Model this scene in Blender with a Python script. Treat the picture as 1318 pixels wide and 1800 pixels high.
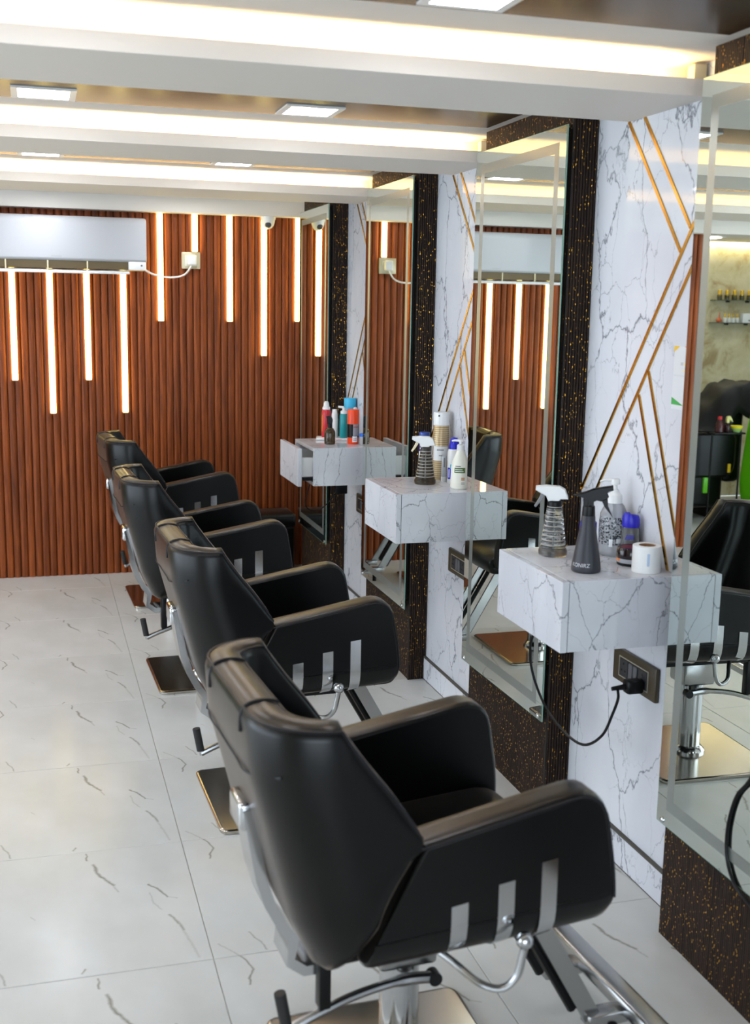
import bpy, bmesh, math, random
from mathutils import Vector, Matrix

random.seed(7)
for o in list(bpy.data.objects):
    bpy.data.objects.remove(o)
scene = bpy.context.scene
COL = scene.collection
PI = math.pi

# ------------------------------------------------------------------ measured layout (metres)
CAM_Z = 1.65
XW, XB, XM = 1.6525, 1.5679, 1.5420          # marble wall, pier front, mirror face
ZB, ZL, ZC = 2.1866, 2.2281, 2.2740          # beam underside, cove lip top, ceiling
MT, MB_ = 2.2009, 0.3281                     # mirror top / bottom
BS = 0.1067                                  # baseboard height
PITCH, BLK = 1.4622, 0.7156                  # station pitch, pier length
YR = {k: 3.2927 + (3 - k) * PITCH for k in range(0, 7)}   # near face of pier k
YF = {k: YR[k] + BLK for k in YR}                          # far face of pier k
YWALL = 7.1805
XPART = -1.385                               # left end of the slatted wall
XLEFT = -3.60
YALC = 9.20
YBACK = -2.60

# ------------------------------------------------------------------ camera
cam_d = bpy.data.cameras.new('camera')
cam = bpy.data.objects.new('camera', cam_d)
COL.objects.link(cam)
scene.camera = cam
cam_d.sensor_fit = 'VERTICAL'
cam_d.sensor_height = 36.0
cam_d.lens = 2029.6 * 36.0 / 1800.0
cam_d.clip_start = 0.05
yaw, pitch, roll = 0.2864, 0.1747, 0.0174
fw = Vector((math.sin(yaw) * math.cos(pitch), math.cos(yaw) * math.cos(pitch), -math.sin(pitch)))
rt = Vector((math.cos(yaw), -math.sin(yaw), 0))
up = rt.cross(fw)
r2 = rt * math.cos(roll) + up * math.sin(roll)
u2 = -rt * math.sin(roll) + up * math.cos(roll)
M = Matrix.Identity(4)
for i in range(3):
    M[i][0], M[i][1], M[i][2] = r2[i], u2[i], -fw[i]
M[2][3] = CAM_Z
cam.matrix_world = M
cam_d.dof.use_dof = True
cam_d.dof.focus_distance = 4.4
cam_d.dof.aperture_fstop = 4.0

# ------------------------------------------------------------------ world, exposure, daylight
world = bpy.data.worlds.new('world')
scene.world = world
world.use_nodes = True
wb = world.node_tree.nodes['Background']
wb.inputs['Color'].default_value = (0.78, 0.88, 1.0, 1)
wb.inputs['Strength'].default_value = 1.6
scene.view_settings.view_transform = 'Standard'
scene.view_settings.look = 'None'
scene.view_settings.gamma = 1.0
scene.view_settings.use_curve_mapping = False
scene.view_settings.exposure = 0.15
scene.cycles.use_denoising = True
scene.cycles.max_bounces = 7
scene.cycles.diffuse_bounces = 3
scene.cycles.glossy_bounces = 5
scene.cycles.transmission_bounces = 6
scene.cycles.use_adaptive_sampling = True
scene.cycles.adaptive_threshold = 0.08
scene.cycles.sample_clamp_indirect = 4.0
scene.cycles.caustics_reflective = True
scene.cycles.blur_glossy = 1.5
scene.cycles.caustics_refractive = False
# daylight from the glazed shop front that fills most of the left wall
wl = bpy.data.lights.new('shopfront_daylight', 'AREA')
wl.shape = 'RECTANGLE'; wl.size = 5.6; wl.size_y = 1.85
wl.energy = 105; wl.color = (0.74, 0.87, 1.0)
wlo = bpy.data.objects.new('shopfront_daylight', wl)
COL.objects.link(wlo)
wlo.location = (XLEFT - 0.06, 3.4, 1.1)
wlo.rotation_euler = (PI / 2, 0, -PI / 2)
# a second, smaller glazed opening in the wall behind the photographer
bl = bpy.data.lights.new('back_window_daylight', 'AREA')
bl.shape = 'RECTANGLE'; bl.size = 3.2; bl.size_y = 1.7
bl.energy = 95; bl.color = (0.74, 0.87, 1.0)
blo = bpy.data.objects.new('back_window_daylight', bl)
COL.objects.link(blo)
blo.location = (-0.9, YBACK - 0.06, 1.1)
blo.rotation_euler = (PI / 2, 0, 0)
LED_COVE = 135.0
LED_WALL = 8.0
DOWN = 52.0

# ------------------------------------------------------------------ colours and materials
def lin(c):
    def f(x):
        x /= 255.0
        return x / 12.92 if x <= 0.04045 else ((x + 0.055) / 1.055) ** 2.4
    return tuple(f(x) for x in c) + (1.0,)

MATS = {}
def mat(name, rgb, rough=0.5, metal=0.0, spec=0.5, trans=0.0, emit=None, es=0.0, coat=0.0, ior=1.45, alpha=1.0):
    if name in MATS:
        return MATS[name]
    m = bpy.data.materials.new(name)
    m.use_nodes = True
    b = m.node_tree.nodes['Principled BSDF']
    b.inputs['Base Color'].default_value = lin(rgb)
    b.inputs['Roughness'].default_value = rough
    b.inputs['Metallic'].default_value = metal
    b.inputs['Specular IOR Level'].default_value = spec
    b.inputs['Transmission Weight'].default_value = trans
    b.inputs['IOR'].default_value = ior
    b.inputs['Coat Weight'].default_value = coat
    b.inputs['Alpha'].default_value = alpha
    if emit:
        b.inputs['Emission Color'].default_value = lin(emit)
        b.inputs['Emission Strength'].default_value = es
    MATS[name] = m
    return m

class NT:
    """small node-tree helper"""
    def __init__(s, m):
        s.t = m.node_tree; s.b = s.t.nodes['Principled BSDF']
    def n(s, typ, **kw):
        nd = s.t.nodes.new(typ)
        for k, v in kw.items():
            if k in ('inp',):
                for kk, vv in v.items():
                    if isinstance(vv, bpy.types.NodeSocket):
                        s.t.links.new(vv, nd.inputs[kk])
                    else:
                        nd.inputs[kk].default_value = vv
            else:
                setattr(nd, k, v)
        return nd
    def math(s, op, a, b=None, c=None, clamp=False):
        nd = s.t.nodes.new('ShaderNodeMath'); nd.operation = op; nd.use_clamp = clamp
        for i, x in enumerate((a, b, c)):
            if x is None: continue
            if isinstance(x, bpy.types.NodeSocket): s.t.links.new(x, nd.inputs[i])
            else: nd.inputs[i].default_value = x
        return nd.outputs[0]
    def vm(s, op, a, b=None, sc=None):
        nd = s.t.nodes.new('ShaderNodeVectorMath'); nd.operation = op
        for i, x in enumerate((a, b)):
            if x is None: continue
            if isinstance(x, bpy.types.NodeSocket): s.t.links.new(x, nd.inputs[i])
            else: nd.inputs[i].default_value = x
        if sc is not None:
            if isinstance(sc, bpy.types.NodeSocket): s.t.links.new(sc, nd.inputs['Scale'])
            else: nd.inputs['Scale'].default_value = sc
        return nd
    def mix(s, f, a, b):
        nd = s.t.nodes.new('ShaderNodeMix'); nd.data_type = 'RGBA'
        for nm, x in ((0, f), (6, a), (7, b)):
            if isinstance(x, bpy.types.NodeSocket): s.t.links.new(x, nd.inputs[nm])
            else: nd.inputs[nm].default_value = x
        return nd.outputs[2]
    def ramp(s, f, stops):
        nd = s.t.nodes.new('ShaderNodeValToRGB')
        el = nd.color_ramp.elements
        while len(el) < len(stops): el.new(0.5)
        for e, (p, c) in zip(el, stops):
            e.position = p; e.color = c if len(c) == 4 else tuple(c) + (1,)
        s.t.links.new(f, nd.inputs[0])
        return nd.outputs[0]
    def set(s, name, x):
        if isinstance(x, bpy.types.NodeSocket): s.t.links.new(x, s.b.inputs[name])
        else: s.b.inputs[name].default_value = x
    def bump(s, h, st=0.3, d=0.002):
        nd = s.n('ShaderNodeBump', inp={'Strength': st, 'Distance': d, 'Height': h})
        s.t.links.new(nd.outputs[0], s.b.inputs['Normal'])

def coord(nt, kind='Object', scale=(1, 1, 1), rnd=False):
    if kind == 'World':
        c = nt.n('ShaderNodeNewGeometry').outputs['Position']
    else:
        c = nt.n('ShaderNodeTexCoord').outputs[kind]
    if rnd:
        oi = nt.n('ShaderNodeObjectInfo')
        off = nt.vm('SCALE', (13.7, 7.3, 5.1), sc=oi.outputs['Random']).outputs[0]
        c = nt.vm('ADD', c, off).outputs[0]
    if scale != (1, 1, 1):
        c = nt.vm('MULTIPLY', c, scale).outputs[0]
    return c

def make_marble(name, kind, rnd, sc=1.0):
    m = mat(name, (205, 206, 212), 0.04, spec=0.5)
    nt = NT(m)
    c = coord(nt, kind, rnd=rnd)
    c = nt.vm('MULTIPLY', c, (sc, sc, sc * 0.62)).outputs[0]
    nz = nt.n('ShaderNodeTexNoise', inp={'Vector': c, 'Scale': 5.0, 'Detail': 6.0, 'Roughness': 0.62})
    warp = nt.vm('SUBTRACT', nz.outputs['Color'], (0.5, 0.5, 0.5)).outputs[0]
    cw = nt.vm('ADD', c, nt.vm('SCALE', warp, sc=0.17).outputs[0]).outputs[0]
    # shear so the veins run diagonally
    def veins(scale, w, seed):
        cc = nt.vm('ADD', cw, (seed, seed * 1.7, seed * 0.3)).outputs[0]
        vo = nt.n('ShaderNodeTexVoronoi', feature='DISTANCE_TO_EDGE', inp={'Vector': cc, 'Scale': scale})
        return nt.math('SUBTRACT', 1.0, nt.math('DIVIDE', vo.outputs['Distance'], w, clamp=True), clamp=True)
    v1 = veins(3.7, 0.015, 0.0)
    v2 = veins(8.2, 0.013, 3.3)
    mk = nt.n('ShaderNodeTexNoise', inp={'Vector': c, 'Scale': 3.6, 'Detail': 3.0})
    mk1 = nt.ramp(mk.outputs['Fac'], [(0.34, (0, 0, 0)), (0.50, (1, 1, 1))])
    mk2n = nt.n('ShaderNodeTexNoise', inp={'Vector': nt.vm('ADD', c, (5, 2, 9)).outputs[0], 'Scale': 5.0, 'Detail': 3.0})
    mk2 = nt.ramp(mk2n.outputs['Fac'], [(0.38, (0, 0, 0)), (0.56, (1, 1, 1))])
    f = nt.math('MAXIMUM', nt.math('MULTIPLY', nt.math('POWER', v1, 1.6), mk1),
                nt.math('MULTIPLY', nt.math('MULTIPLY', nt.math('POWER', v2, 1.6), mk2), 0.7))
    cloud = nt.n('ShaderNodeTexNoise', inp={'Vector': c, 'Scale': 2.0, 'Detail': 4.0})
    base = nt.ramp(cloud.outputs['Fac'], [(0.35, lin((204, 205, 211))), (0.65, lin((224, 225, 229)))])
    col = nt.mix(nt.math('MULTIPLY', f, 0.88), base, lin((88, 90, 101)))
    nt.set('Base Color', col)
    return m

M_MARBLE_WALL = make_marble('marble_laminate_wall', 'World', False)
M_MARBLE = make_marble('marble_laminate', 'Object', True, 1.5)
M_BASEB = make_marble('marble_baseboard', 'World', False, 0.7)

def make_tile():
    m = mat('floor_tile', (205, 205, 200), 0.20, spec=0.25)
    nt = NT(m)
    c = coord(nt, 'Object')
    nz = nt.n('ShaderNodeTexNoise', inp={'Vector': c, 'Scale': 38.0, 'Detail': 3.0})
    w = nt.vm('SCALE', nt.vm('SUBTRACT', nz.outputs['Color'], (0.5, 0.5, 0.5)).outputs[0], sc=0.012).outputs[0]
    p = nt.vm('MULTIPLY', nt.vm('ADD', c, w).outputs[0], (1, 1, 0)).outputs[0]
    strokes = [
        ([(0.334, 0.034), (0.324, 0.015)], 0.0045, 0.75),
        ([(0.361, 0.668), (0.360, 0.624)], 0.0050, 0.9),
        ([(0.379, 0.592), (0.386, 0.536), (0.408, 0.490), (0.427, 0.454)], 0.0075, 0.9),
        ([(0.427, 0.454), (0.439, 0.410)], 0.0045, 0.4),
        ([(0.523, 0.434), (0.548, 0.401), (0.570, 0.348)], 0.0050, 0.95),
        ([(0.570, 0.348), (0.595, 0.335)], 0.0040, 0.4),
        ([(0.525, 0.382), (0.528, 0.325), (0.547, 0.283)], 0.0045, 0.35),
        ([(0.565, 0.249), (0.587, 0.191), (0.592, 0.160)], 0.0060, 0.75),
        ([(0.592, 0.160), (0.604, 0.092), (0.616, 0.019)], 0.0060, 0.30),
        ([(0.066, 0.684), (0.077, 0.664), (0.090, 0.615), (0.072, 0.575), (0.070, 0.550)], 0.0050, 0.9),
        ([(0.021, 0.068), (0.044, 0.035), (0.064, 0.002)], 0.0045, 0.4),
        ([(0.110, 0.106), (0.120, 0.076), (0.133, 0.050), (0.141, 0.010)], 0.0045, 0.6),
        ([(0.20, 0.33), (0.21, 0.31)], 0.003, 0.4),
    ]
    acc = None
    for pts, wd, st in strokes:
        for a, b in zip(pts[:-1], pts[1:]):
            ab = Vector((b[0] - a[0], b[1] - a[1], 0))
            pa = nt.vm('SUBTRACT', p, (a[0], a[1], 0)).outputs[0]
            t = nt.math('MULTIPLY', nt.vm('DOT_PRODUCT', pa, tuple(ab / ab.length_squared)).outputs['Value'], 1.0, clamp=True)
            q = nt.vm('SCALE', tuple(ab), sc=t).outputs[0]
            d = nt.vm('DISTANCE', pa, q).outputs['Value']
            f = nt.math('MULTIPLY', nt.math('SUBTRACT', 1.0, nt.math('DIVIDE', d, wd), clamp=True), st)
            acc = f if acc is None else nt.math('MAXIMUM', acc, f)
    cl = nt.n('ShaderNodeTexNoise', inp={'Vector': nt.vm('MULTIPLY', c, (3.0, 2.0, 1)).outputs[0], 'Scale': 1.6, 'Detail': 4.0})
    base = nt.ramp(cl.outputs['Fac'], [(0.3, lin((199, 199, 194))), (0.7, lin((211, 211, 208)))])
    brk = nt.n('ShaderNodeTexNoise', inp={'Vector': c, 'Scale': 60.0, 'Detail': 2.0})
    k = nt.math('MULTIPLY', acc, nt.math('ADD', 0.55, nt.math('MULTIPLY', brk.outputs['Fac'], 0.7)), clamp=True)
    nt.set('Base Color', nt.mix(k, base, lin((124, 120, 106))))
    return m
M_TILE = make_tile()
M_GROUT = mat('floor_grout', (150, 148, 140), 0.8)

def make_wood(name, dark, light, scale=(28, 28, 1.6), rough=0.35, rnd=True, kind='Object', spec=0.5):
    m = mat(name, light, rough, spec=spec)
    nt = NT(m)
    c = coord(nt, kind, scale, rnd)
    n1 = nt.n('ShaderNodeTexNoise', inp={'Vector': c, 'Scale': 2.2, 'Detail': 7.0, 'Roughness': 0.6, 'Distortion': 0.4})
    col = nt.ramp(n1.outputs['Fac'], [(0.30, lin(dark)), (0.70, lin(light))])
    if rnd:
        oi = nt.n('ShaderNodeObjectInfo')
        hv = nt.n('ShaderNodeHueSaturation', inp={'Color': col, 'Value': nt.math('ADD', 0.82, nt.math('MULTIPLY', oi.outputs['Random'], 0.36))})
        col = hv.outputs[0]
    nt.set('Base Color', col)
    nt.bump(n1.outputs['Fac'], 0.15, 0.001)
    return m
M_SLAT = make_wood('slat_wood', (86, 37, 11), (156, 78, 29), (30, 30, 1.3), 0.45, spec=0.3)
M_CEILWOOD = make_wood('ceiling_laminate', (32, 23, 16), (60, 43, 28), (1.6, 30, 30), 0.24, rnd=False, spec=0.28)

def make_charcoal():
    m = mat('charcoal_louver', (38, 27, 22), 0.42, spec=0.2)
    nt = NT(m)
    c = coord(nt, 'World')
    def flecks(sc, thr, size, off):
        cc = nt.vm('ADD', nt.vm('MULTIPLY', c, sc).outputs[0], off).outputs[0]
        vo = nt.n('ShaderNodeTexVoronoi', inp={'Vector': cc, 'Scale': 1.0})
        pick = nt.n('ShaderNodeSeparateColor', inp={'Color': vo.outputs['Color']})
        a = nt.math('GREATER_THAN', pick.outputs[0], thr)
        b = nt.math('LESS_THAN', vo.outputs['Distance'], size)
        return nt.math('MULTIPLY', a, b)
    f = nt.math('MAXIMUM', flecks((290, 290, 105), 0.95, 0.40, (0, 0, 0)), flecks((440, 440, 180), 0.945, 0.45, (3, 7, 1)))
    clump = nt.n('ShaderNodeTexNoise', inp={'Vector': c, 'Scale': 9.0, 'Detail': 2.0})
    f = nt.math('MULTIPLY', f, nt.math('GREATER_THAN', clump.outputs['Fac'], 0.30))
    gr = nt.n('ShaderNodeTexNoise', inp={'Vector': nt.vm('MULTIPLY', c, (160, 160, 9)).outputs[0], 'Scale': 1.0, 'Detail': 3.0})
    base = nt.ramp(gr.outputs['Fac'], [(0.35, lin((33, 24, 20))), (0.7, lin((54, 40, 33)))])
    nt.set('Base Color', nt.mix(f, base, lin((236, 176, 60))))
    nt.set('Metallic', nt.math('MULTIPLY', f, 0.85))
    nt.set('Roughness', nt.math('SUBTRACT', 0.6, nt.math('MULTIPLY', f, 0.35)))
    return m
M_CHAR = make_charcoal()

def make_leather():
    m = mat('black_leather', (4, 4, 4), 0.36, spec=0.36)
    b_ = m.node_tree.nodes['Principled BSDF']
    b_.inputs['Sheen Weight'].default_value = 0.17; b_.inputs['Sheen Roughness'].default_value = 0.28
    b_.inputs['Sheen Tint'].default_value = lin((255, 232, 214))
    nt = NT(m)
    c = coord(nt, 'Object')
    n1 = nt.n('ShaderNodeTexNoise', inp={'Vector': c, 'Scale': 220.0, 'Detail': 3.0})
    n2 = nt.n('ShaderNodeTexNoise', inp={'Vector': c, 'Scale': 6.0, 'Detail': 3.0})
    nt.set('Roughness', nt.math('ADD', 0.27, nt.math('MULTIPLY', n2.outputs['Fac'], 0.08)))
    nt.bump(n1.outputs['Fac'], 0.12, 0.0006)
    return m
M_LEATHER = make_leather()
M_STITCH = mat('leather_piping', (14, 14, 20), 0.5)

def make_stone():
    m = mat('beige_marble_wall', (196, 188, 158), 0.3)
    nt = NT(m)
    c = coord(nt, 'World')
    n1 = nt.n('ShaderNodeTexNoise', inp={'Vector': c, 'Scale': 5.0, 'Detail': 7.0, 'Roughness': 0.65, 'Distortion': 0.6})
    nt.set('Base Color', nt.ramp(n1.outputs['Fac'], [(0.32, lin((150, 132, 96))), (0.46, lin((190, 182, 150))), (0.7, lin((208, 203, 178)))]))
    return m
M_STONE = make_stone()

M_WHITE = mat('white_emulsion', (226, 219, 210), 0.6)
M_PLAST = mat('white_plastic', (232, 232, 230), 0.28)
M_CREAM = mat('cream_plastic', (226, 214, 178), 0.4)
M_BLACK = mat('black_plastic', (10, 10, 11), 0.38, spec=0.3)
M_DARKMET = mat('dark_steel', (40, 40, 42), 0.35, metal=0.7)
M_GREY = mat('grey_plastic', (120, 120, 122), 0.45)
M_CHROME = mat('chrome', (205, 206, 208), 0.12, metal=1.0)
M_STEEL = mat('brushed_steel', (176, 176, 176), 0.24, metal=1.0)
M_GOLD = mat('gold_metal', (205, 158, 74), 0.2, metal=1.0)
M_MIRROR = mat('mirror_silver', (228, 236, 231), 0.0, metal=1.0)
M_ETCH = mat('etched_mirror', (150, 156, 152), 0.30, metal=0.55)
M_GLASSEDGE = mat('glass_edge', (132, 168, 150), 0.15, spec=0.6)
M_DOOREDGE = mat('board_edge', (206, 205, 208), 0.4)
M_LED = mat('led_wall_diffuser', (255, 250, 235), 0.5, emit=(255, 230, 136), es=LED_WALL)
M_COVE = mat('led_cove_strip', (255, 250, 235), 0.5, emit=(255, 214, 146), es=LED_COVE)
M_DOWN = mat('downlight_diffuser', (255, 255, 255), 0.5, emit=(246, 248, 255), es=DOWN)
M_ALCOVE = mat('led_alcove', (255, 250, 235), 0.5, emit=(255, 236, 190), es=26.0)
M_GLASS = mat('shelf_glass', (200, 230, 220), 0.02, trans=0.9, ior=1.45)

# ------------------------------------------------------------------ mesh building
def rnd_poly(pts, seg=5):
    """pts: (a, b, radius) -> list of (a, b) with rounded corners"""
    out = []
    n = len(pts)
    for i in range(n):
        p = Vector(pts[i][:2]); r = pts[i][2] if len(pts[i]) > 2 else 0
        a = Vector(pts[i - 1][:2]); b = Vector(pts[(i + 1) % n][:2])
        if r <= 0:
            out.append(tuple(p)); continue
        d1 = (a - p); d2 = (b - p)
        l = min(r, d1.length * 0.49, d2.length * 0.49)
        s = p + d1.normalized() * l; e = p + d2.normalized() * l
        for k in range(seg + 1):
            t = k / seg
            q = s * (1 - t) ** 2 + p * 2 * t * (1 - t) + e * t * t
            out.append(tuple(q))
    return out

class MB:
    def __init__(s): s.v = []; s.f = []
    def add(s, vs, fs):
        o = len(s.v); s.v += [tuple(v) for v in vs]; s.f += [tuple(i + o for i in f) for f in fs]; return s
    def box(s, x0, x1, y0, y1, z0, z1):
        vs = [(x, y, z) for x in (x0, x1) for y in (y0, y1) for z in (z0, z1)]
        return s.add(vs, [(0, 1, 3, 2), (4, 6, 7, 5), (0, 4, 5, 1), (2, 3, 7, 6), (0, 2, 6, 4), (1, 5, 7, 3)])
    def rbox(s, x0, x1, y0, y1, z0, z1, r=0.005, seg=2):
        bm = bmesh.new()
        bmesh.ops.create_cube(bm, size=1.0)
        for v in bm.verts:
            v.co = Vector(((x0 + x1) / 2 + v.co.x * (x1 - x0), (y0 + y1) / 2 + v.co.y * (y1 - y0), (z0 + z1) / 2 + v.co.z * (z1 - z0)))
        bmesh.ops.bevel(bm, geom=bm.edges[:], offset=r, segments=seg, profile=0.5, affect='EDGES')
        bm.verts.index_update()
        s.add([v.co[:] for v in bm.verts], [[v.index for v in f.verts] for f in bm.faces])
        bm.free(); return s
    def lathe(s, prof, n=24, c=(0, 0, 0), sy=1.0, cap=True):
        vs = []; fs = []
        for r, z in prof:
            for k in range(n):
                a = 2 * PI * k / n
                vs.append((c[0] + r * math.cos(a), c[1] + r * math.sin(a) * sy, c[2] + z))
        for j in range(len(prof) - 1):
            for k in range(n):
                k2 = (k + 1) % n
                fs.append((j * n + k, j * n + k2, (j + 1) * n + k2, (j + 1) * n + k))
        if cap:
            fs.append(tuple(range(n - 1, -1, -1)))
            fs.append(tuple((len(prof) - 1) * n + k for k in range(n)))
        return s.add(vs, fs)
    def patch(s, r, a0, a1, z0, z1, n=10, r1=None, c=(0, 0, 0)):
        r1 = r if r1 is None else r1
        vs = []; fs = []
        for k in range(n + 1):
            a = a0 + (a1 - a0) * k / n
            vs.append((c[0] + r * math.cos(a), c[1] + r * math.sin(a), c[2] + z0))
            vs.append((c[0] + r1 * math.cos(a), c[1] + r1 * math.sin(a), c[2] + z1))
        for k in range(n):
            fs.append((2 * k, 2 * k + 2, 2 * k + 3, 2 * k + 1))
        return s.add(vs, fs)
    def tube(s, path, r, n=10, cap=True):
        path = [Vector(p) for p in path]
        rs = r if isinstance(r, (list, tuple)) else [r] * len(path)
        vs = []; fs = []
        prev = None
        for i, p in enumerate(path):
            t = (path[min(i + 1, len(path) - 1)] - path[max(i - 1, 0)]).normalized()
            if prev is None:
                ref = Vector((0, 0, 1)) if abs(t.z) < 0.9 else Vector((1, 0, 0))
                a = t.cross(ref).normalized()
            else:
                a = (prev - t * prev.dot(t)).normalized()
            prev = a
            b = t.cross(a)
            for k in range(n):
                th = 2 * PI * k / n
                vs.append(p + (a * math.cos(th) + b * math.sin(th)) * rs[i])
        for i in range(len(path) - 1):
            for k in range(n):
                k2 = (k + 1) % n
                fs.append((i * n + k, i * n + k2, (i + 1) * n + k2, (i + 1) * n + k))
        if cap:
            fs.append(tuple(range(n - 1, -1, -1)))
            fs.append(tuple((len(path) - 1) * n + k for k in range(n)))
        return s.add(vs, fs)
    def ribbon(s, path, side, w, th, nrm):
        """flat bar: path points, side vector, width, thickness, normals per point"""
        vs = []; fs = []
        sd = Vector(side).normalized() * (w / 2)
        for p, n in zip(path, nrm):
            p = Vector(p); n = Vector(n).normalized() * th
            vs += [p - sd, p + sd, p + sd + n, p - sd + n]
        for i in range(len(path) - 1):
            o = i * 4
            for a, b in ((0, 1), (1, 2), (2, 3), (3, 0)):
                fs.append((o + a, o + b, o + 4 + b, o + 4 + a))
        fs.append((3, 2, 1, 0)); o = (len(path) - 1) * 4
        fs.append((o, o + 1, o + 2, o + 3))
        return s.add(vs, fs)
    def layered(s, poly, layers, fn):
        """poly: closed (a, b) list; layers: (t, inset); fn(a, b, t) -> xyz"""
        n = len(poly)
        area = sum(poly[i][0] * poly[(i + 1) % n][1] - poly[(i + 1) % n][0] * poly[i][1] for i in range(n))
        sg = 1 if area > 0 else -1
        nr = []
        for i in range(n):
            p = Vector(poly[i - 1]); q = Vector(poly[i]); r = Vector(poly[(i + 1) % n])
            d = (r - p)
            if d.length < 1e-9: d = Vector((1, 0))
            d.normalize()
            nr.append(Vector((-d.y, d.x)) * sg)
        vs = []; fs = []
        for t, ins in layers:
            for i in range(n):
                k = ins[i] if isinstance(ins, (list, tuple)) else ins
                q = Vector(poly[i]) + nr[i] * k
                vs.append(fn(q.x, q.y, t))
        for j in range(len(layers) - 1):
            for i in range(n):
                i2 = (i + 1) % n
                fs.append((j * n + i, j * n + i2, (j + 1) * n + i2, (j + 1) * n + i))
        fs.append(tuple(range(n - 1, -1, -1)))
        fs.append(tuple((len(layers) - 1) * n + i for i in range(n)))
        return s.add(vs, fs)
    def xform(s, fn):
        s.v = [tuple(fn(*v)) for v in s.v]; return s
    def build(s, name, m, parent=None, smooth=True, loc=None, ang=35):
        me = bpy.data.meshes.new(name)
        me.from_pydata(s.v, [], s.f)
        me.validate()
        bm = bmesh.new(); bm.from_mesh(me)
        bmesh.ops.recalc_face_normals(bm, faces=bm.faces[:])
        bm.to_mesh(me); bm.free()
        if smooth:
            me.polygons.foreach_set('use_smooth', [len(p.vertices) <= 12 for p in me.polygons])
            me.set_sharp_from_angle(angle=math.radians(ang))
            for p_ in me.polygons:
                if len(p_.vertices) > 12: p_.use_smooth = False
        me.materials.append(m)
        return link(name, me, parent, loc)

def link(name, me, parent=None, loc=None):
    o = bpy.data.objects.new(name, me)
    COL.objects.link(o)
    if parent is not None: o.parent = parent
    if loc is not None: o.location = loc
    return o
def tag(o, label=None, cat=None, group=None, kind=None):
    if label: o['label'] = label
    if cat: o['category'] = cat
    if group: o['group'] = group
    if kind: o['kind'] = kind
    return o
def thing(name, label, cat, loc=(0, 0, 0), rz=0, group=None):
    o = bpy.data.objects.new(name, None); COL.objects.link(o)
    o.empty_display_size = 0.05
    o.location = loc; o.rotation_euler = (0, 0, rz)
    return tag(o, label, cat, group)
def copy_tree(o, parent=None):
    c = o.copy(); COL.objects.link(c)
    c.parent = parent
    for ch in [x for x in bpy.data.objects if x.parent == o]:
        copy_tree(ch, c)
    return c
def lerp(a, b, t): return a + (b - a) * t
def interp(tab, x):
    if x <= tab[0][0]: return tab[0][1]
    for (a, fa), (b, fb) in zip(tab[:-1], tab[1:]):
        if x <= b: return lerp(fa, fb, (x - a) / (b - a))
    return tab[-1][1]
def spline(pts, n=8):
    P = [Vector(p) for p in pts]; out = []
    for i in range(len(P) - 1):
        p0 = P[max(i - 1, 0)]; p1 = P[i]; p2 = P[i + 1]; p3 = P[min(i + 2, len(P) - 1)]
        for k in range(n):
            t = k / n
            out.append(0.5 * ((2 * p1) + (p2 - p0) * t + (2 * p0 - 5 * p1 + 4 * p2 - p3) * t * t + (3 * p1 - p0 - 3 * p2 + p3) * t ** 3))
    out.append(P[-1]); return out
def text_mesh(txt, size):
    cu = bpy.data.curves.new('t', 'FONT'); cu.body = txt; cu.size = size; cu.align_x = 'CENTER'; cu.resolution_u = 3
    ob = bpy.data.objects.new('t', cu); COL.objects.link(ob)
    dg = bpy.context.evaluated_depsgraph_get()
    me = ob.evaluated_get(dg).to_mesh()
    vs = [v.co[:] for v in me.vertices]; fs = [tuple(p.vertices) for p in me.polygons]
    ob.evaluated_get(dg).to_mesh_clear()
    bpy.data.objects.remove(ob); bpy.data.curves.remove(cu)
    return vs, fs

# ================================================================== THE SETTING
def struct(name, mb, m, parent=None, smooth=False, label=None):
    o = mb.build(name, m, parent, smooth=smooth)
    o['kind'] = 'structure'
    if label: o['label'] = label
    return o

# ---- floor: slab with individual tiles
floor = struct('floor', MB().box(XLEFT, XW, YBACK, YALC, -0.10, -0.004), mat('floor_bed', (172, 170, 162), 0.5),
               label='glossy white tiled floor with thin grey veins')
TX, TY = 0.65, 0.6845
def tile_mesh(x0, x1, y0, y1):
    g = 0.0011; ch = 0.0012
    b = MB()
    vs = [(x0 + g, y0 + g, -0.004), (x1 - g, y0 + g, -0.004), (x1 - g, y1 - g, -0.004), (x0 + g, y1 - g, -0.004),
          (x0 + g, y0 + g, -ch), (x1 - g, y0 + g, -ch), (x1 - g, y1 - g, -ch), (x0 + g, y1 - g, -ch),
          (x0 + g + ch, y0 + g + ch, 0), (x1 - g - ch, y0 + g + ch, 0), (x1 - g - ch, y1 - g - ch, 0), (x0 + g + ch, y1 - g - ch, 0)]
    fs = [(0, 1, 5, 4), (1, 2, 6, 5), (2, 3, 7, 6), (3, 0, 4, 7), (4, 5, 9, 8), (5, 6, 10, 9), (6, 7, 11, 10), (7, 4, 8, 11), (8, 9, 10, 11)]
    return b.add(vs, fs)
tile_cache = {}
for i in range(-5, 2):
    for j in range(-5, 9):
        ox, oy = 0.39 + TX * i, 3.40 + TY * j
        x0 = max(0, XLEFT - ox); x1 = min(TX, XW - ox)
        ymax = YWALL if ox + TX > XPART else YALC
        y0 = max(0, YBACK - oy); y1 = min(TY, ymax - oy)
        if x1 - x0 < 0.02 or y1 - y0 < 0.02: continue
        key = (round(x0, 3), round(x1, 3), round(y0, 3), round(y1, 3))
        if key not in tile_cache:
            o = tile_mesh(x0, x1, y0, y1).build('tile', M_TILE, floor, smooth=False)
            tile_cache[key] = o.data
        else:
            o = link('tile', tile_cache[key], floor)
        o.location = (ox, oy, 0)

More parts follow.
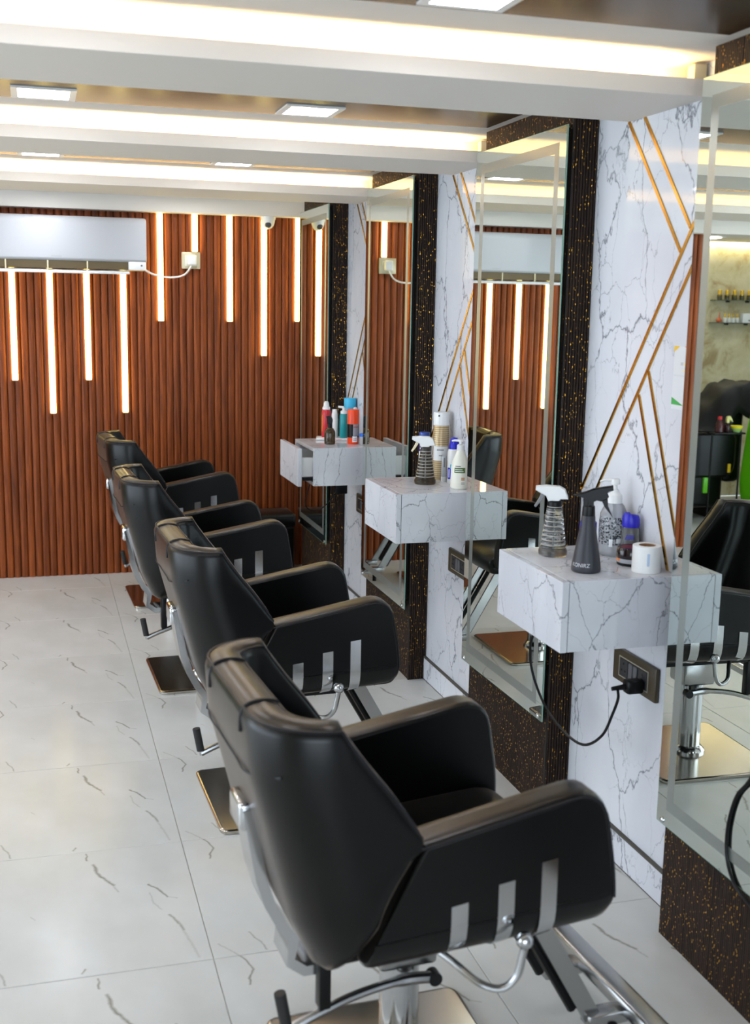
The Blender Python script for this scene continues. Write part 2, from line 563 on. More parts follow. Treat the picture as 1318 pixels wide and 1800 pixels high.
# ---- right (mirror) wall in white marble laminate with gold inlays
wall_r = struct('wall_right', MB().box(XW, XW + 0.12, YBACK, YWALL + 0.1, 0, ZC), M_MARBLE_WALL,
                label='white marble laminate wall with thin gold strips between the mirrors')
inlay = {'a': ((3.105, 2.187), (2.783, 1.812)), 'b': ((3.015, 2.187), (2.740, 1.871)),
         'c': ((2.62, 2.024), (3.2905, 1.099)), 'd': ((2.62, 1.912), (3.188, 1.115), (3.2905, 0.971)),
         'e': ((2.913, 1.488), (2.66, 0.926)), 'f': ((2.960, 1.419), (2.745, 0.944))}
for k in (3, 2, 1):
    dy = (3 - k) * PITCH
    for nm, pts in inlay.items():
        if nm == 'd': pts = (pts[0], pts[2])
        (ya, za), (yb, zb) = pts
        d = Vector((0, yb - ya, zb - za)); L = d.length; d.normalize(); s = Vector((0, -d.z, d.y)) * 0.0052
        p, q = Vector((XW, ya + dy, za)), Vector((XW, yb + dy, zb))
        b = MB()
        x0, x1 = XW + 0.001, XW - 0.0035
        vs = []
        for P_ in (p, q):
            for sg in (-1, 1):
                for x in (x0, x1):
                    vs.append((x, P_.y + s.y * sg, P_.z + s.z * sg))
        b.add(vs, [(0, 1, 3, 2), (4, 6, 7, 5), (0, 4, 5, 1), (2, 3, 7, 6), (0, 2, 6, 4), (1, 5, 7, 3)])
        b.build('gold_inlay', M_GOLD, wall_r, smooth=False)

# ---- baseboards in the recesses
for n, k in enumerate((4, 3, 2, 1)):
    ya, yb = (YF[k + 1] if k < 4 else YBACK), YR[k]
    bb = struct('baseboard_right' if n == 0 else 'baseboard_right', MB().box(XW - 0.010, XW, ya, yb, 0, BS - 0.008), M_BASEB)
    MB().box(XW - 0.0105, XW, ya, yb, 0, 0.003).build('floor_joint', mat('dark_joint', (74, 70, 62), 0.6), bb, smooth=False)
    MB().box(XW - 0.011, XW, ya, yb, BS - 0.008, BS).build('cap_strip', mat('dark_joint', (74, 70, 62), 0.6), bb, smooth=False)

# ---- piers clad in dark fluted panels
def fluted(p0, p1, nrm, z0, z1, pitch, depth):
    """vertical ribs from p0 to p1 (x, y), facing nrm"""
    a = Vector(p0); b = Vector(p1); d = b - a; n = max(2, round(d.length / pitch)); nr = Vector(nrm)
    pts = []
    for i in range(n):
        for t, h in ((0.04, 0.0), (0.14, 0.75), (0.30, 1.0), (0.70, 1.0), (0.86, 0.75), (0.96, 0.0)):
            q = a + d * ((i + t) / n) + nr * (depth * h); pts.append(q)
    m = MB(); vs = []; fs = []
    for q in pts: vs += [(q.x, q.y, z0), (q.x, q.y, z1)]
    for i in range(len(pts) - 1): fs.append((2 * i, 2 * i + 2, 2 * i + 3, 2 * i + 1))
    return m.add(vs, fs)
M_CORE = mat('pier_core', (20, 15, 13), 0.6)
for n, k in enumerate((1, 2, 3, 4, 5)):
    pr = struct('trim_%d' % (n + 1), MB().box(XB + 0.004, XW, YR[k] + 0.004, YF[k] - 0.002, 0, ZC), M_CORE,
                label='dark fluted charcoal pier with gold flecks behind mirror')
    nb = 6; bw_ = BLK / nb
    for j in range(nb):
        fluted((XB + 0.003, 0.0012), (XB + 0.003, bw_ - 0.0012), (-1, 0), 0, ZC, 0.0078, 0.0014).build('front_board', M_CHAR, pr, ang=20, loc=(0, YR[k] + j * bw_, 0))
    fluted((XB, YR[k] + 0.004), (XW, YR[k] + 0.004), (0, -1), 0, ZC, 0.0094, 0.0055).build('return_panel', M_CHAR, pr, ang=20)
    MB().box(XB - 0.001, XB + 0.005, YR[k] - 0.001, YR[k] + 0.006, 0, ZC).build('corner_strip', M_CORE, pr, smooth=False)

# ---- far wall: individual half-round wooden slats
wall_f = struct('wall_far', MB().box(XPART, XW, YWALL, YWALL + 0.12, 0, ZC), mat('slat_backing', (30, 14, 8), 0.7),
                label='reddish brown slatted wood wall with vertical light strips')
SP = 0.0422
sl = MB(); vs = []; fs = []
for j in range(9):
    a = PI * j / 8
    x = -math.cos(a) * 0.0203; y = -math.sin(a) ** 0.7 * 0.013
    vs += [(x, y, 0), (x, y, ZB + 0.01)]
for j in range(8): fs.append((2 * j, 2 * j + 2, 2 * j + 3, 2 * j + 1))
sl.add(vs, fs)
ns = int((XW - XPART) / SP)
first = None
for i in range(ns):
    x = XW - SP * (i + 0.5)
    if first is None:
        first = sl.build('slat', M_SLAT, wall_f, ang=60); o = first
    else:
        o = link('slat', first.data, wall_f)
    o.location = (x, YWALL, 0)

# ---- remaining shell
struct('wall_left', MB().box(XLEFT - 0.1, XLEFT, 6.25, YALC, 0, ZC).box(XLEFT - 0.1, XLEFT, YBACK, 0.55, 0, ZC).box(XLEFT - 0.1, XLEFT, 0.55, 6.25, 2.05, ZC).box(XLEFT - 0.1, XLEFT, 0.55, 6.25, 0, 0.12), M_STONE,
       label='beige left wall with the wide shop front opening')
struct('wall_alcove', MB().box(XLEFT, XPART, YALC, YALC + 0.1, 0, ZC), M_STONE, label='mottled beige marble wall seen in the nearest mirror')
struct('wall_partition', MB().box(XPART, XPART + 0.1, YWALL + 0.121, YALC, 0, ZC), M_WHITE)
struct('wall_back', MB().box(XLEFT, -2.55, YBACK - 0.1, YBACK, 0, ZC).box(0.75, XW, YBACK - 0.1, YBACK, 0, ZC).box(-2.55, 0.75, YBACK - 0.1, YBACK, 2.0, ZC).box(-2.55, 0.75, YBACK - 0.1, YBACK, 0, 0.2), M_CEILWOOD, label='dark back wall with a glazed opening')

M_ALU = mat('window_frame', (150, 150, 152), 0.4, metal=0.6)
w1 = MB()
for y in (0.57, 1.98, 3.39, 4.80, 6.21): w1.box(XLEFT - 0.03, XLEFT - 0.005, y - 0.02, y + 0.02, 0.12, 2.05)
struct('window_1', w1, M_ALU)
w2 = MB()
for x in (-2.53, -0.9, 0.73): w2.box(x - 0.02, x + 0.02, YBACK - 0.03, YBACK - 0.005, 0.2, 2.0)
struct('window_2', w2, M_ALU)

# ---- ceiling, cove beams and laminate panels
ceil = struct('ceiling', MB().box(XLEFT, XW, YBACK, YALC, ZC, ZC + 0.1), M_WHITE, label='white ceiling with lit coves between dropped beams')
for k in (6, 5, 4, 3, 2, 1):
    yn = 3.2927 + (3 - (k + 1)) * PITCH + BLK + 0.139
    yf = YR[k] - 0.190
    if yn < YBACK + 0.05: continue
    b = MB()
    b.box(XLEFT, XW, yn + 0.014, yf, ZB, ZB + 0.012)         # underside board
    b.box(XLEFT, XW, yn, yn + 0.014, ZB, ZL)                 # lip
    b.box(XLEFT, XW, yn + 0.12, yf, ZB + 0.012, ZC)          # core
    bo = b.build('beam', M_WHITE, ceil, smooth=False)
    if yn > 0: MB().box(XLEFT + 0.05, XW - 0.09, yn + 0.052, yn + 0.068, ZB + 0.012, ZB + 0.020).build('led_strip', M_COVE, bo, smooth=False)
    MB().rbox(XW - 0.042, XW - 0.006, yn + 0.016, yn + 0.05, ZB + 0.012, ZC - 0.006, 0.003).build('led_driver', M_CREAM, bo)
    # laminate panel of the bay beyond this beam
    py0, py1 = yf + 0.05, yf + 0.773
    MB().box(-3.2, 1.522, py0, py1, ZC - 0.006, ZC).build('laminate_panel', M_CEILWOOD, ceil, smooth=False)
yn0 = YF[1] + 0.139
MB().box(XLEFT, XW, yn0, YWALL + 0.12, ZB, ZC).build('beam', M_WHITE, ceil, smooth=False)

# ---- square recessed downlights
dl_group = 'square ceiling downlights'
def downlight(x, y, label):
    t = thing('ceiling_downlight', label, 'downlight', (x, y, ZC - 0.006), 0, dl_group)
    fr = MB(); a, b_ = 0.094, 0.074
    for (x0, x1, y0, y1) in ((-a, a, -a, -b_), (-a, a, b_, a), (-a, -b_, -b_, b_), (b_, a, -b_, b_)):
        fr.box(x0, x1, y0, y1, -0.005, 0.0)
    fr.build('frame', M_PLAST, t, smooth=False)
    MB().box(-b_, b_, -b_, b_, -0.004, -0.001).build('diffuser', M_DOWN, t, smooth=False)
    return t
names_y = {2.295: 'nearest ceiling bay', 3.757: 'second ceiling bay', 5.219: 'third ceiling bay', 6.681: 'farthest ceiling bay'}
names_x = {0.05: 'left of the mirror row', 0.867: 'beside the mirror piers', -0.767: 'over the middle of the room', -1.584: 'over the room\'s left side'}
for y, ny in names_y.items():
    for x, nx in names_x.items():
        downlight(x, y, 'white downlight in the %s, %s' % (ny, nx))
for x, nx in ((-2.25, 'nearer'), (-3.0, 'farther')):  # fill lamps added to brighten the alcove wall and wash chair
    for y, ny in ((7.75, 'in front of'), (8.55, 'right above')):
        downlight(x, y, '%s added fill downlight %s the black hair-wash chair' % (nx, ny))

# ================================================================== MIRRORS
mir_lab = {1: 'narrow-looking tall mirror by the slatted wall corner', 2: 'tall mirror behind the shelf with the gold spray can',
           3: 'tall mirror between the two marble shelves, reflecting the air conditioner', 4: 'tall mirror nearest the camera, cut off by the right edge'}
mir_rot = {1: 0.0, 2: 0.0, 3: 0.0155, 4: 0.0}
for k in (1, 2, 3, 4):
    t = thing('wall_mirror', mir_lab[k], 'mirror', (XM, (YR[k] + YF[k]) / 2, 0), mir_rot[k], 'tall wall mirrors')
    h = BLK / 2
    # silvered face with an etched band inset from the edge
    e0, e1 = 0.046, 0.078
    MB().box(0.0008, 0.005, -h, h, MB_, MT).build('glass', M_GLASSEDGE, t, smooth=False)
    def frame(mb, a, b, x):
        for (y0, y1, z0, z1) in ((-h + a, h - a, MT - b, MT - a), (-h + a, h - a, MB_ + a, MB_ + b), (-h + a, -h + b, MB_ + b, MT - b), (h - b, h - a, MB_ + b, MT - b)):
            mb.add([(x, y0, z0), (x, y1, z0), (x, y1, z1), (x, y0, z1)], [(0, 1, 2, 3)])
        return mb
    sv = frame(MB(), 0.002, e0, 0.0)
    sv.add([(0, -h + e1, MB_ + e1), (0, h - e1, MB_ + e1), (0, h - e1, MT - e1), (0, -h + e1, MT - e1)], [(0, 1, 2, 3)])
    sv.build('silvering', M_MIRROR, t, smooth=False)
    frame(MB(), e0, e1, 0.0).build('etched_band', M_ETCH, t, smooth=False)
    MB().box(0.006, XB - XM - 0.001, -h + 0.03, h - 0.03, MB_ + 0.04, MT - 0.03).build('backing', M_CORE, t, smooth=False)
    for sy in (-1, 1):
        for z in (MB_ + 0.012,):
            MB().lathe([(0.008, 0), (0.008, 0.002), (0.006, 0.004), (0.001, 0.005)], 14).xform(lambda x, y, z_: (-z_, x + 0, y)).build('mirror_clip', M_CHROME, t, loc=(0, sy * (h - 0.03), z))

# ================================================================== MARBLE DRAWER UNITS
CXF, CXS, CYN, CYF, CZT, CZB = 1.303, 1.326, 2.681, 3.117, 0.953, 0.761
cab_lab = {3: 'marble drawer unit nearest the camera, with dark grey spray bottle on top', 2: 'middle marble drawer unit with gold can and lotion bottle on top',
           1: 'farthest marble drawer unit with its drawer pulled open'}
def cabinet(k):
    dy = (3 - k) * PITCH
    t = thing('drawer_unit', cab_lab[k], 'drawer unit', (CXS, CYN + dy, CZB), 0, 'wall-hung marble drawer units')
    W = CYF - CYN; D = XW - CXS; Hh = CZT - CZB; th = 0.018
    def panel(x0, x1, y0, y1, z0, z1, nm, m=M_MARBLE):
        return MB().rbox(x0, x1, y0, y1, z0, z1, 0.0005, 1).build(nm, m, t, smooth=False)
    panel(0, D, th, W - th, Hh - th, Hh, 'top_panel')
    panel(0, D, th, W - th, 0, th, 'bottom_panel')
    panel(0, D, 0, th, 0, Hh, 'side_panel')
    panel(0, D, W - th, W, 0, Hh, 'side_panel')
    panel(D - 0.01, D, th, W - th, th, Hh - th, 'back_panel')
    op = 0.060 if k == 1 else 0.0
    fr = MB().rbox(-0.0215 - op, -0.0015 - op, 0, W, -0.001, Hh - 0.001, 0.0012, 1).build('drawer_front', M_MARBLE, t, smooth=False)
    dr = MB()
    x0, x1 = -0.0015 - op, D - 0.06 - op
    dr.box(x0, x1, th + 0.014, th + 0.026, 0.045, Hh - 0.05).box(x0, x1, W - th - 0.026, W - th - 0.014, 0.045, Hh - 0.05)
    dr.box(x0, x1, th + 0.026, W - th - 0.026, 0.045, 0.052).box(x1 - 0.01, x1, th + 0.026, W - th - 0.026, 0.052, Hh - 0.05)
    dr.build('drawer_box', M_PLAST, t, smooth=False)
    for y in (th + 0.001, W - th - 0.013):
        MB().box(0.0 - op * 0.9, D - 0.03, y, y + 0.012, 0.026, 0.042).build('drawer_rail', M_BLACK, t, smooth=False)
    return t
cabs = {k: cabinet(k) for k in (3, 2, 1)}

# ================================================================== SOCKETS, CORDS
def socket(k, plug):
    dy = (3 - k) * PITCH
    lab = {3: 'brown switch and socket plate under the nearest marble shelf', 2: 'brown socket plate under the middle marble shelf', 1: 'brown socket plate below the farthest marble shelf'}[k]
    t = thing('socket_plate', lab, 'socket', (XW, 2.878 + dy, 0.618), 0, 'wall sockets')
    B = mat('socket_brown', (70, 60, 44), 0.35)
    MB().rbox(-0.014, 0, -0.125, 0.125, -0.05, 0.05, 0.004).build('plate', B, t)
    rim = MB()
    for (y0, y1, z0, z1) in ((-0.085, 0.085, 0.028, 0.031), (-0.085, 0.085, -0.031, -0.028), (-0.085, -0.082, -0.028, 0.028), (0.082, 0.085, -0.028, 0.028)):
        rim.box(-0.0160, -0.0135, y0, y1, z0, z1)
    rim.build('rim', mat('rim_silver', (190, 184, 165), 0.35, metal=0.4), t, smooth=False)
    MB().box(-0.0150, -0.0135, -0.082, 0.082, -0.028, 0.028).build('module_back', mat('socket_black', (26, 26, 28), 0.4), t, smooth=False)
    for y in (0.055, -0.055):
        m = MB().rbox(-0.0175, -0.0145, y - 0.024, y + 0.024, -0.026, 0.026, 0.001, 1).build('outlet', mat('outlet_grey', (44, 44, 47), 0.4), t)
        for (a, b) in ((0, 0.013), (0.010, -0.008), (-0.010, -0.008)):
            MB().lathe([(0.0036, 0), (0.0036, 0.001)], 10).xform(lambda x, yy, z: (-z, x, yy)).build('pin_hole', M_BLACK, m, loc=(-0.0172, y + a, b))
    for y in (0.015, -0.012):
        MB().rbox(-0.0185, -0.0145, y - 0.011, y + 0.011, -0.024, 0.024, 0.002, 1).build('rocker_switch', mat('switch_grey', (92, 92, 96), 0.35), t)
    return t
for k in (3, 2, 1): socket(k, k == 3)

t = thing('looped_cable', 'black power cord looping from the nearest marble shelf into the socket plate', 'cord', (XW - 0.02, 2.823, 0.60))
base = Vector((XW - 0.02, 2.823, 0.60))
MB().rbox(-0.050, 0.001, -0.020, 0.020, -0.020, 0.020, 0.008).build('plug', M_BLACK, t)
pth = [(XW - 0.068, 2.823, 0.60), (XW - 0.09, 2.825, 0.597), (1.55, 2.80, 0.575), (1.535, 2.80, 0.53), (1.52, 2.825, 0.46), (1.505, 2.905, 0.402), (1.50, 3.03, 0.398), (1.49, 3.16, 0.445), (1.47, 3.22, 0.55), (1.46, 3.19, 0.66), (1.46, 3.05, 0.745), (1.46, 3.0, 0.757)]
MB().tube([Vector(p) - base for p in spline(pth, 7)], 0.0042, 8).build('cable', M_BLACK, t)
MB().tube([Vector((XW - 0.068, 2.823, 0.60)) - base, Vector((XW - 0.11, 2.826, 0.596)) - base], [0.009, 0.006], 8).build('strain_relief', M_BLACK, t)
c4 = spline([(1.50, 1.95, 1.02), (1.515, 2.03, 0.80), (1.535, 2.139, 0.616), (1.5372, 2.194, 0.544), (1.5372, 2.219, 0.462), (1.5372, 2.217, 0.391), (1.5372, 2.193, 0.345), (1.54, 2.15, 0.318), (1.556, 2.08, 0.29), (1.558, 2.0, 0.28)], 7)
t = thing('hanging_cable', 'black cord hanging in front of the nearest mirror by the right edge', 'cord', tuple(c4[-1]))
MB().tube([p_ - c4[-1] for p_ in c4], 0.0042, 8).build('cable', M_BLACK, t)
# adapter and thin wire under the open drawer
t = thing('power_adapter', 'black power adapter hanging under the open marble drawer', 'adapter', (1.515, 5.80, 0.700))
MB().rbox(-0.032, 0.034, -0.025, 0.025, -0.012, 0.058, 0.006).build('body', M_BLACK, t)
MB().tube([Vector(p) - Vector((1.515, 5.80, 0.700)) for p in spline([(1.49, 5.80, 0.692), (1.44, 5.80, 0.63), (1.38, 5.80, 0.60), (1.33, 5.80, 0.63), (1.345, 5.80, 0.72), (1.36, 5.80, 0.758)], 6)], 0.003, 6).build('cable', M_BLACK, t)

# ================================================================== WALL LIGHT STRIPS ON THE SLATS
strips = [(-0.330, 1.86, 0.997, 'long', 'hidden past the left edge, under the air conditioner'),
          (-0.116, 1.86, 1.193, 'shorter', 'under the air conditioner, at the left edge of the picture'),
          (0.095, 1.86, 0.996, 'long', 'under the middle of the air conditioner'),
          (0.306, 1.86, 1.195, 'shorter', 'under the air conditioner between two longer strips'),
          (0.518, 1.86, 0.998, 'long', 'under the right end of the air conditioner'),
          (0.739, 2.185, 1.549, 'medium', 'just right of the air conditioner, crossed by its cable'),
          (0.946, 2.185, 1.964, 'very short', 'ending at the white wall socket'),
          (1.157, 2.185, 1.552, 'medium', 'midway between wall socket and dome camera'),
          (1.369, 2.185, 1.344, 'long', 'running down behind the dome camera'),
          (1.582, 2.185, 1.557, 'medium', 'in the corner beside the far mirror')]
for x, zt, zb, ln, where in strips:
    t = thing('wall_light_strip', '%s glowing strip %s' % (ln, where), 'light strip', (x, YWALL - 0.0132, zb), 0, 'vertical light strips')
    MB().rbox(-0.0165, 0.0165, -0.016, 0, 0.004, zt - zb, 0.004).build('diffuser', M_LED, t)
    MB().box(-0.0165, 0.0165, -0.016, 0, 0, 0.004).build('end_cap', M_CREAM, t, smooth=False)

# ================================================================== AIR CONDITIONER
AX0, AX1, AYF, AYB = -0.430, 0.643, 6.975, YWALL - 0.0135
t = thing('air_conditioner', 'white split air conditioner on the slatted wall with its flap open', 'air conditioner', ((AX0 + AX1) / 2, AYB, 1.815))
hw = (AX1 - AX0) / 2
dp = AYB - AYF
prof = rnd_poly([(0, 0.05, 0), (0, 0.325, 0.01), (-dp + 0.02, 0.325, 0.03), (-dp, 0.30, 0.02), (-dp, 0.085, 0.01), (-dp + 0.01, 0.075, 0.0), (-dp * 0.55, 0.052, 0)], 4)
MB().layered(prof, [(-hw, 0.010), (-hw + 0.004, 0.002), (-hw + 0.012, 0), (hw - 0.012, 0), (hw - 0.004, 0.002), (hw, 0.010)], lambda a, b, c: (c, a, b)).build('body', mat('ac_white', (186, 187, 190), 0.3), t, ang=40)
MB().box(-hw + 0.01, hw - 0.105, -dp + 0.012, -dp + 0.10, 0.030, 0.076).build('air_outlet', mat('vent_dark', (92, 78, 52), 0.6), t, smooth=False)
MB().rbox(hw - 0.105, hw - 0.004, -dp + 0.004, -0.03, 0.028, 0.078, 0.006).build('end_housing', M_PLAST, t)
MB().rbox(-hw + 0.01, hw - 0.10, -dp - 0.012, -dp + 0.075, -0.004, 0.012, 0.004).xform(lambda x, y, z: (x, y, z + (y + dp) * 0.12 + 0.008)).build('flap', M_PLAST, t)
for x in (-0.25, -0.02, 0.2):
    MB().rbox(x - 0.004, x + 0.004, -dp + 0.006, -dp + 0.03, 0.018, 0.074, 0.002).build('flap_arm', M_CREAM, t)
MB().box(0.0, 0.058, -dp - 0.0008, -dp + 0.002, 0.094, 0.101).build('logo_mark', mat('logo_grey', (176, 176, 178), 0.4), t, smooth=False)
MB().lathe([(0.006, 0), (0.006, 0.002)], 12).xform(lambda x, y, z: (x + hw - 0.03, -dp + 0.0045 - z, y + 0.055)).build('indicator', M_GREY, t)
t = thing('ac_cable', 'white cable sagging from the air conditioner to its wall socket', 'cable', (0.64, YWALL - 0.06, 1.85))
MB().tube([Vector(p) - Vector((0.64, YWALL - 0.06, 1.85)) for p in spline([(0.64, YWALL - 0.06, 1.855), (0.68, YWALL - 0.055, 1.832), (0.745, YWALL - 0.05, 1.815), (0.82, YWALL - 0.05, 1.812), (0.88, YWALL - 0.05, 1.830), (0.915, YWALL - 0.055, 1.872), (0.921, YWALL - 0.055, 1.89)], 6)], 0.0055, 8).build('cable', M_PLAST, t)
t = thing('ac_socket', 'white plug in a square wall socket on the slatted wall', 'socket', (0.922, YWALL - 0.0135, 1.914))
MB().rbox(-0.056, 0.056, -0.014, 0, -0.049, 0.049, 0.004).build('plate', mat('socket_champagne', (206, 198, 168), 0.3, metal=0.2), t)
MB().rbox(-0.036, 0.036, -0.018, -0.0135, -0.032, 0.032, 0.003).build('module', M_PLAST, t)
MB().rbox(-0.026, 0.030, -0.060, -0.0175, -0.030, 0.034, 0.012, 3).build('plug', M_PLAST, t)

# ================================================================== DOME CAMERA
t = thing('security_camera', 'white dome security camera under the far beam', 'camera', (1.387, 7.115, ZB - 0.001))
MB().lathe([(0.046, 0), (0.046, -0.012), (0.041, -0.022), (0.039, -0.036), (0.033, -0.052), (0.022, -0.066), (0.008, -0.073), (0.001, -0.074)], 24).build('housing', M_PLAST, t)
lens = MB().lathe([(0.019, 0), (0.019, 0.004), (0.014, 0.009), (0.001, 0.011)], 18)
d = Vector((-0.18, -0.86, -0.45)).normalized(); rot = Vector((0, 0, 1)).rotation_difference(d).to_matrix()
lens.xform(lambda x, y, z: tuple(rot @ Vector((x, y, z)) + Vector((0, -0.001, -0.036)) + d * 0.028)).build('lens', mat('lens_grey', (72, 72, 76), 0.15), t)

# ================================================================== POSTER
t = thing('payment_notice', 'white payment notice card with yellow, red and green corners on the marble wall', 'notice', (XW, 2.733, 1.480))
# (y to the left of the picture is +)
MB().box(-0.0025, 0, -0.060, 0.048, -0.084, 0.084).build('card', mat('paper_white', (214, 214, 216), 0.5), t, smooth=False)
def flat(nm, pts, m): MB().add([(-0.0030, y, z) for y, z in pts], [tuple(range(len(pts)))]).build(nm, m, t, smooth=False)
flat('yellow_corner', [(0.048, 0.084), (0.020, 0.084), (0.048, 0.068)], mat('print_yellow', (240, 190, 40), 0.5))
flat('red_corner', [(-0.060, 0.084), (-0.002, 0.084), (-0.060, 0.066)], mat('print_red', (228, 92, 50), 0.5))
flat('green_corner', [(0.048, -0.052), (-0.012, -0.072), (0.048, -0.072)], mat('print_green', (60, 160, 76), 0.5))
flat('fold_line', [(0.044, 0.008), (-0.058, 0.008), (-0.058, 0.005), (0.044, 0.005)], mat('print_grey', (205, 205, 208), 0.5))
flat('logo_print', [(0.012, 0.042), (-0.002, 0.042), (-0.002, 0.034), (0.012, 0.034)], mat('print_grey2', (190, 188, 190), 0.5))
flat('logo_print', [(-0.004, 0.040), (-0.012, 0.040), (-0.012, 0.034), (-0.004, 0.034)], mat('print_pale_yellow', (236, 216, 150), 0.5))
flat('logo_print', [(-0.014, 0.040), (-0.022, 0.040), (-0.022, 0.031), (-0.014, 0.031)], mat('print_pale_blue', (176, 190, 232), 0.5))
flat('underline', [(0.002, 0.022), (-0.024, 0.022), (-0.024, 0.019), (0.002, 0.019)], mat('print_pale_yellow', (236, 216, 150), 0.5))

# ================================================================== CORNER BENCH
t = thing('bench', 'low black upholstered bench in the far corner by the slatted wall', 'bench', (1.39, 6.98, 0))
MB().rbox(-0.24, 0.135, -0.08, 0.17, 0.30, 0.385, 0.02, 3).build('seat_cushion', M_LEATHER, t)
MB().rbox(-0.23, 0.125, -0.07, 0.165, 0.04, 0.30, 0.01).build('base', M_LEATHER, t)
for x in (-0.19, 0.09):
    for y in (-0.03, 0.13):
        MB().box(x - 0.02, x + 0.02, y - 0.02, y + 0.02, 0, 0.04).build('foot', M_BLACK, t, smooth=False)

# ================================================================== SALON CHAIR (local: +x forward, origin on the floor under the column)
def make_chair():
    t = thing('salon_chair', 'x', 'chair', group='black salon chairs')
    HW = 0.305; R = 0.14; UF = -0.082
    ur_tab = [(0.39, -0.225), (0.42, -0.252), (0.46, -0.275), (0.50, -0.292), (0.60, -0.318), (0.684, -0.338), (0.764, -0.362), (0.84, -0.379), (0.90, -0.380), (0.95, -0.374)]
    ur = lambda z: interp(ur_tab, z)
    # stations of the half shell: (kind, parameter)
    st = [('c', i / 4) for i in range(4)] + [('a', i / 9) for i in range(10)] + [('s', i / 8) for i in range(1, 9)]
    full = [(k, p, -1) for k, p in reversed(st)] + [(k, p, 1) for k, p in st[1:]]
    def info(k, p):
        if k == 'c': return 0.930, 0.400, 0.076, 0.11
        if k == 'a': return 0.930 - 0.003 * p, 0.400 + 0.13 * p ** 1.6, 0.076 - 0.006 * p, 0.11 - 0.03 * p
        return lerp(0.927, 0.705, p), lerp(0.530, 0.672, p), lerp(0.070, 0.076, p), lerp(0.08, 0.078, p)
    def surf(k, p, sg, off, z):
        u0 = ur(z)
        if k == 'c': return (u0 + off, sg * (HW - R) * p, z)
        if k == 'a':
            th = p * PI / 2; cx, cy = u0 + R, HW - R; rr = R - off
            return (cx - rr * math.cos(th), sg * (cy + rr * math.sin(th)), z)
        return (lerp(u0 + R, UF, p), sg * (HW - off), z)
    rows = []
    for k, p, sg in full:
        zt, zb, ta, tb = info(k, p)
        H = zt - zb
        sec = []
        e = min(0.022, H * 0.3)
        zs = [zb + e * 0.25, zb + e] + [lerp(zb + e, zt - 0.022, q) for q in (0.2, 0.4, 0.6, 0.8, 1.0)] if H > 0.08 else [zb + e * 0.3, zb + e, zt - e]
        if H <= 0.08:
            zs = [lerp(zb, zt, q) for q in (0.1, 0.2, 0.3, 0.42, 0.54, 0.66, 0.78)]
        for i, z in enumerate(zs):
            sec.append((0.010 if i == 0 else 0.0, z))
        ez = min(0.018, H * 0.2)
        sec += [(0.003, zt - ez * 0.45), (0.012, zt), (0.5 * ta, zt + 0.006), (ta - 0.012, zt), (ta - 0.003, zt - ez * 0.45)]
        for z in reversed(zs):
            q = (zt - z) / max(H, 1e-6)
            sec.append((lerp(ta, tb, q), z))
        rows.append([surf(k, p, sg, o, z) for o, z in sec])
    n = len(rows[0]); vs = [v for r in rows for v in r]; fs = []
    for i in range(len(rows) - 1):
        for j in range(n):
            j2 = (j + 1) % n
            fs.append((i * n + j, i * n + j2, (i + 1) * n + j2, (i + 1) * n + j))
    fs.append(tuple(range(n))); fs.append(tuple((len(rows) - 1) * n + j for j in reversed(range(n))))
    back = MB().add(vs, fs).build('backrest', M_LEATHER, t, ang=60)
    # piping along the outer and inner top edges, and the two head-cushion seams
    def edge(off):
        out = []
        for k, p, sg in full:
            zt, zb, ta, tb = info(k, p)
            o = off if off < 0.02 else ta - 0.006
            out.append(surf(k, p, sg, o, zt - 0.004))
        return out
    MB().tube(edge(0.004), 0.0032, 6).build('piping', M_STITCH, back)
    MB().tube(edge(0.05), 0.0028, 6).build('piping', M_STITCH, back)
    for sg in (-1, 1):
        zt, zb, ta, tb = info('c', 0.8)
        v = 0.132 / (HW - R)
        pts = [surf('c', v, sg, 0.0, zt - 0.05), surf('c', v, sg, 0.001, zt - 0.018), surf('c', v, sg, 0.010, zt + 0.0005), surf('c', v, sg, ta / 2, zt + 0.006), surf('c', v, sg, ta - 0.010, zt + 0.0005), surf('c', v, sg, ta - 0.001, zt - 0.018), surf('c', v, sg, ta + 0.002, zt - 0.10)]
        MB().tube(spline(pts, 4), 0.0036, 6).build('seam', M_STITCH, back)
    rs = [surf('a', 0.5, -1, -0.0005, 0.835), surf('c', 1.0, -1, -0.001, 0.812), surf('c', 0.4, -1, -0.001, 0.806), surf('c', 0.4, 1, -0.001, 0.806), surf('c', 1.0, 1, -0.001, 0.812), surf('a', 0.5, 1, -0.0005, 0.835)]
    MB().tube(spline(rs, 5), 0.0022, 6).build('rear_seam', M_STITCH, back)
    # chrome bracket down the rear
    zs = [0.69, 0.66, 0.60, 0.54, 0.48, 0.43, 0.40]
    path = [(ur(z) + 0.006 - 0.012 * min(1, (0.69 - z) / 0.15), -0.008, z) for z in zs] + [(-0.250, -0.008, 0.355), (-0.225, -0.008, 0.335), (-0.18, -0.008, 0.335)]
    nrm = [(-1, 0, -0.25)] * 7 + [(-0.8, 0, -0.6), (-0.3, 0, -1), (0, 0, -1)]
    MB().ribbon(path, (0, 1, 0), 0.10, 0.022, nrm).build('rear_bracket', M_CHROME, t, ang=50)
    MB().rbox(-0.362, -0.330, -0.052, 0.040, 0.640, 0.700, 0.010, 3).build('bracket_cap', M_CHROME, t)
    # arms
    poly = rnd_poly([(-0.079, 0.690, 0), (0.300, 0.757, 0.075), (0.334, 0.560, 0.10), (0.333, 0.462, 0.045), (0.20, 0.452, 0.05), (-0.186, 0.440, 0.02)], 6)
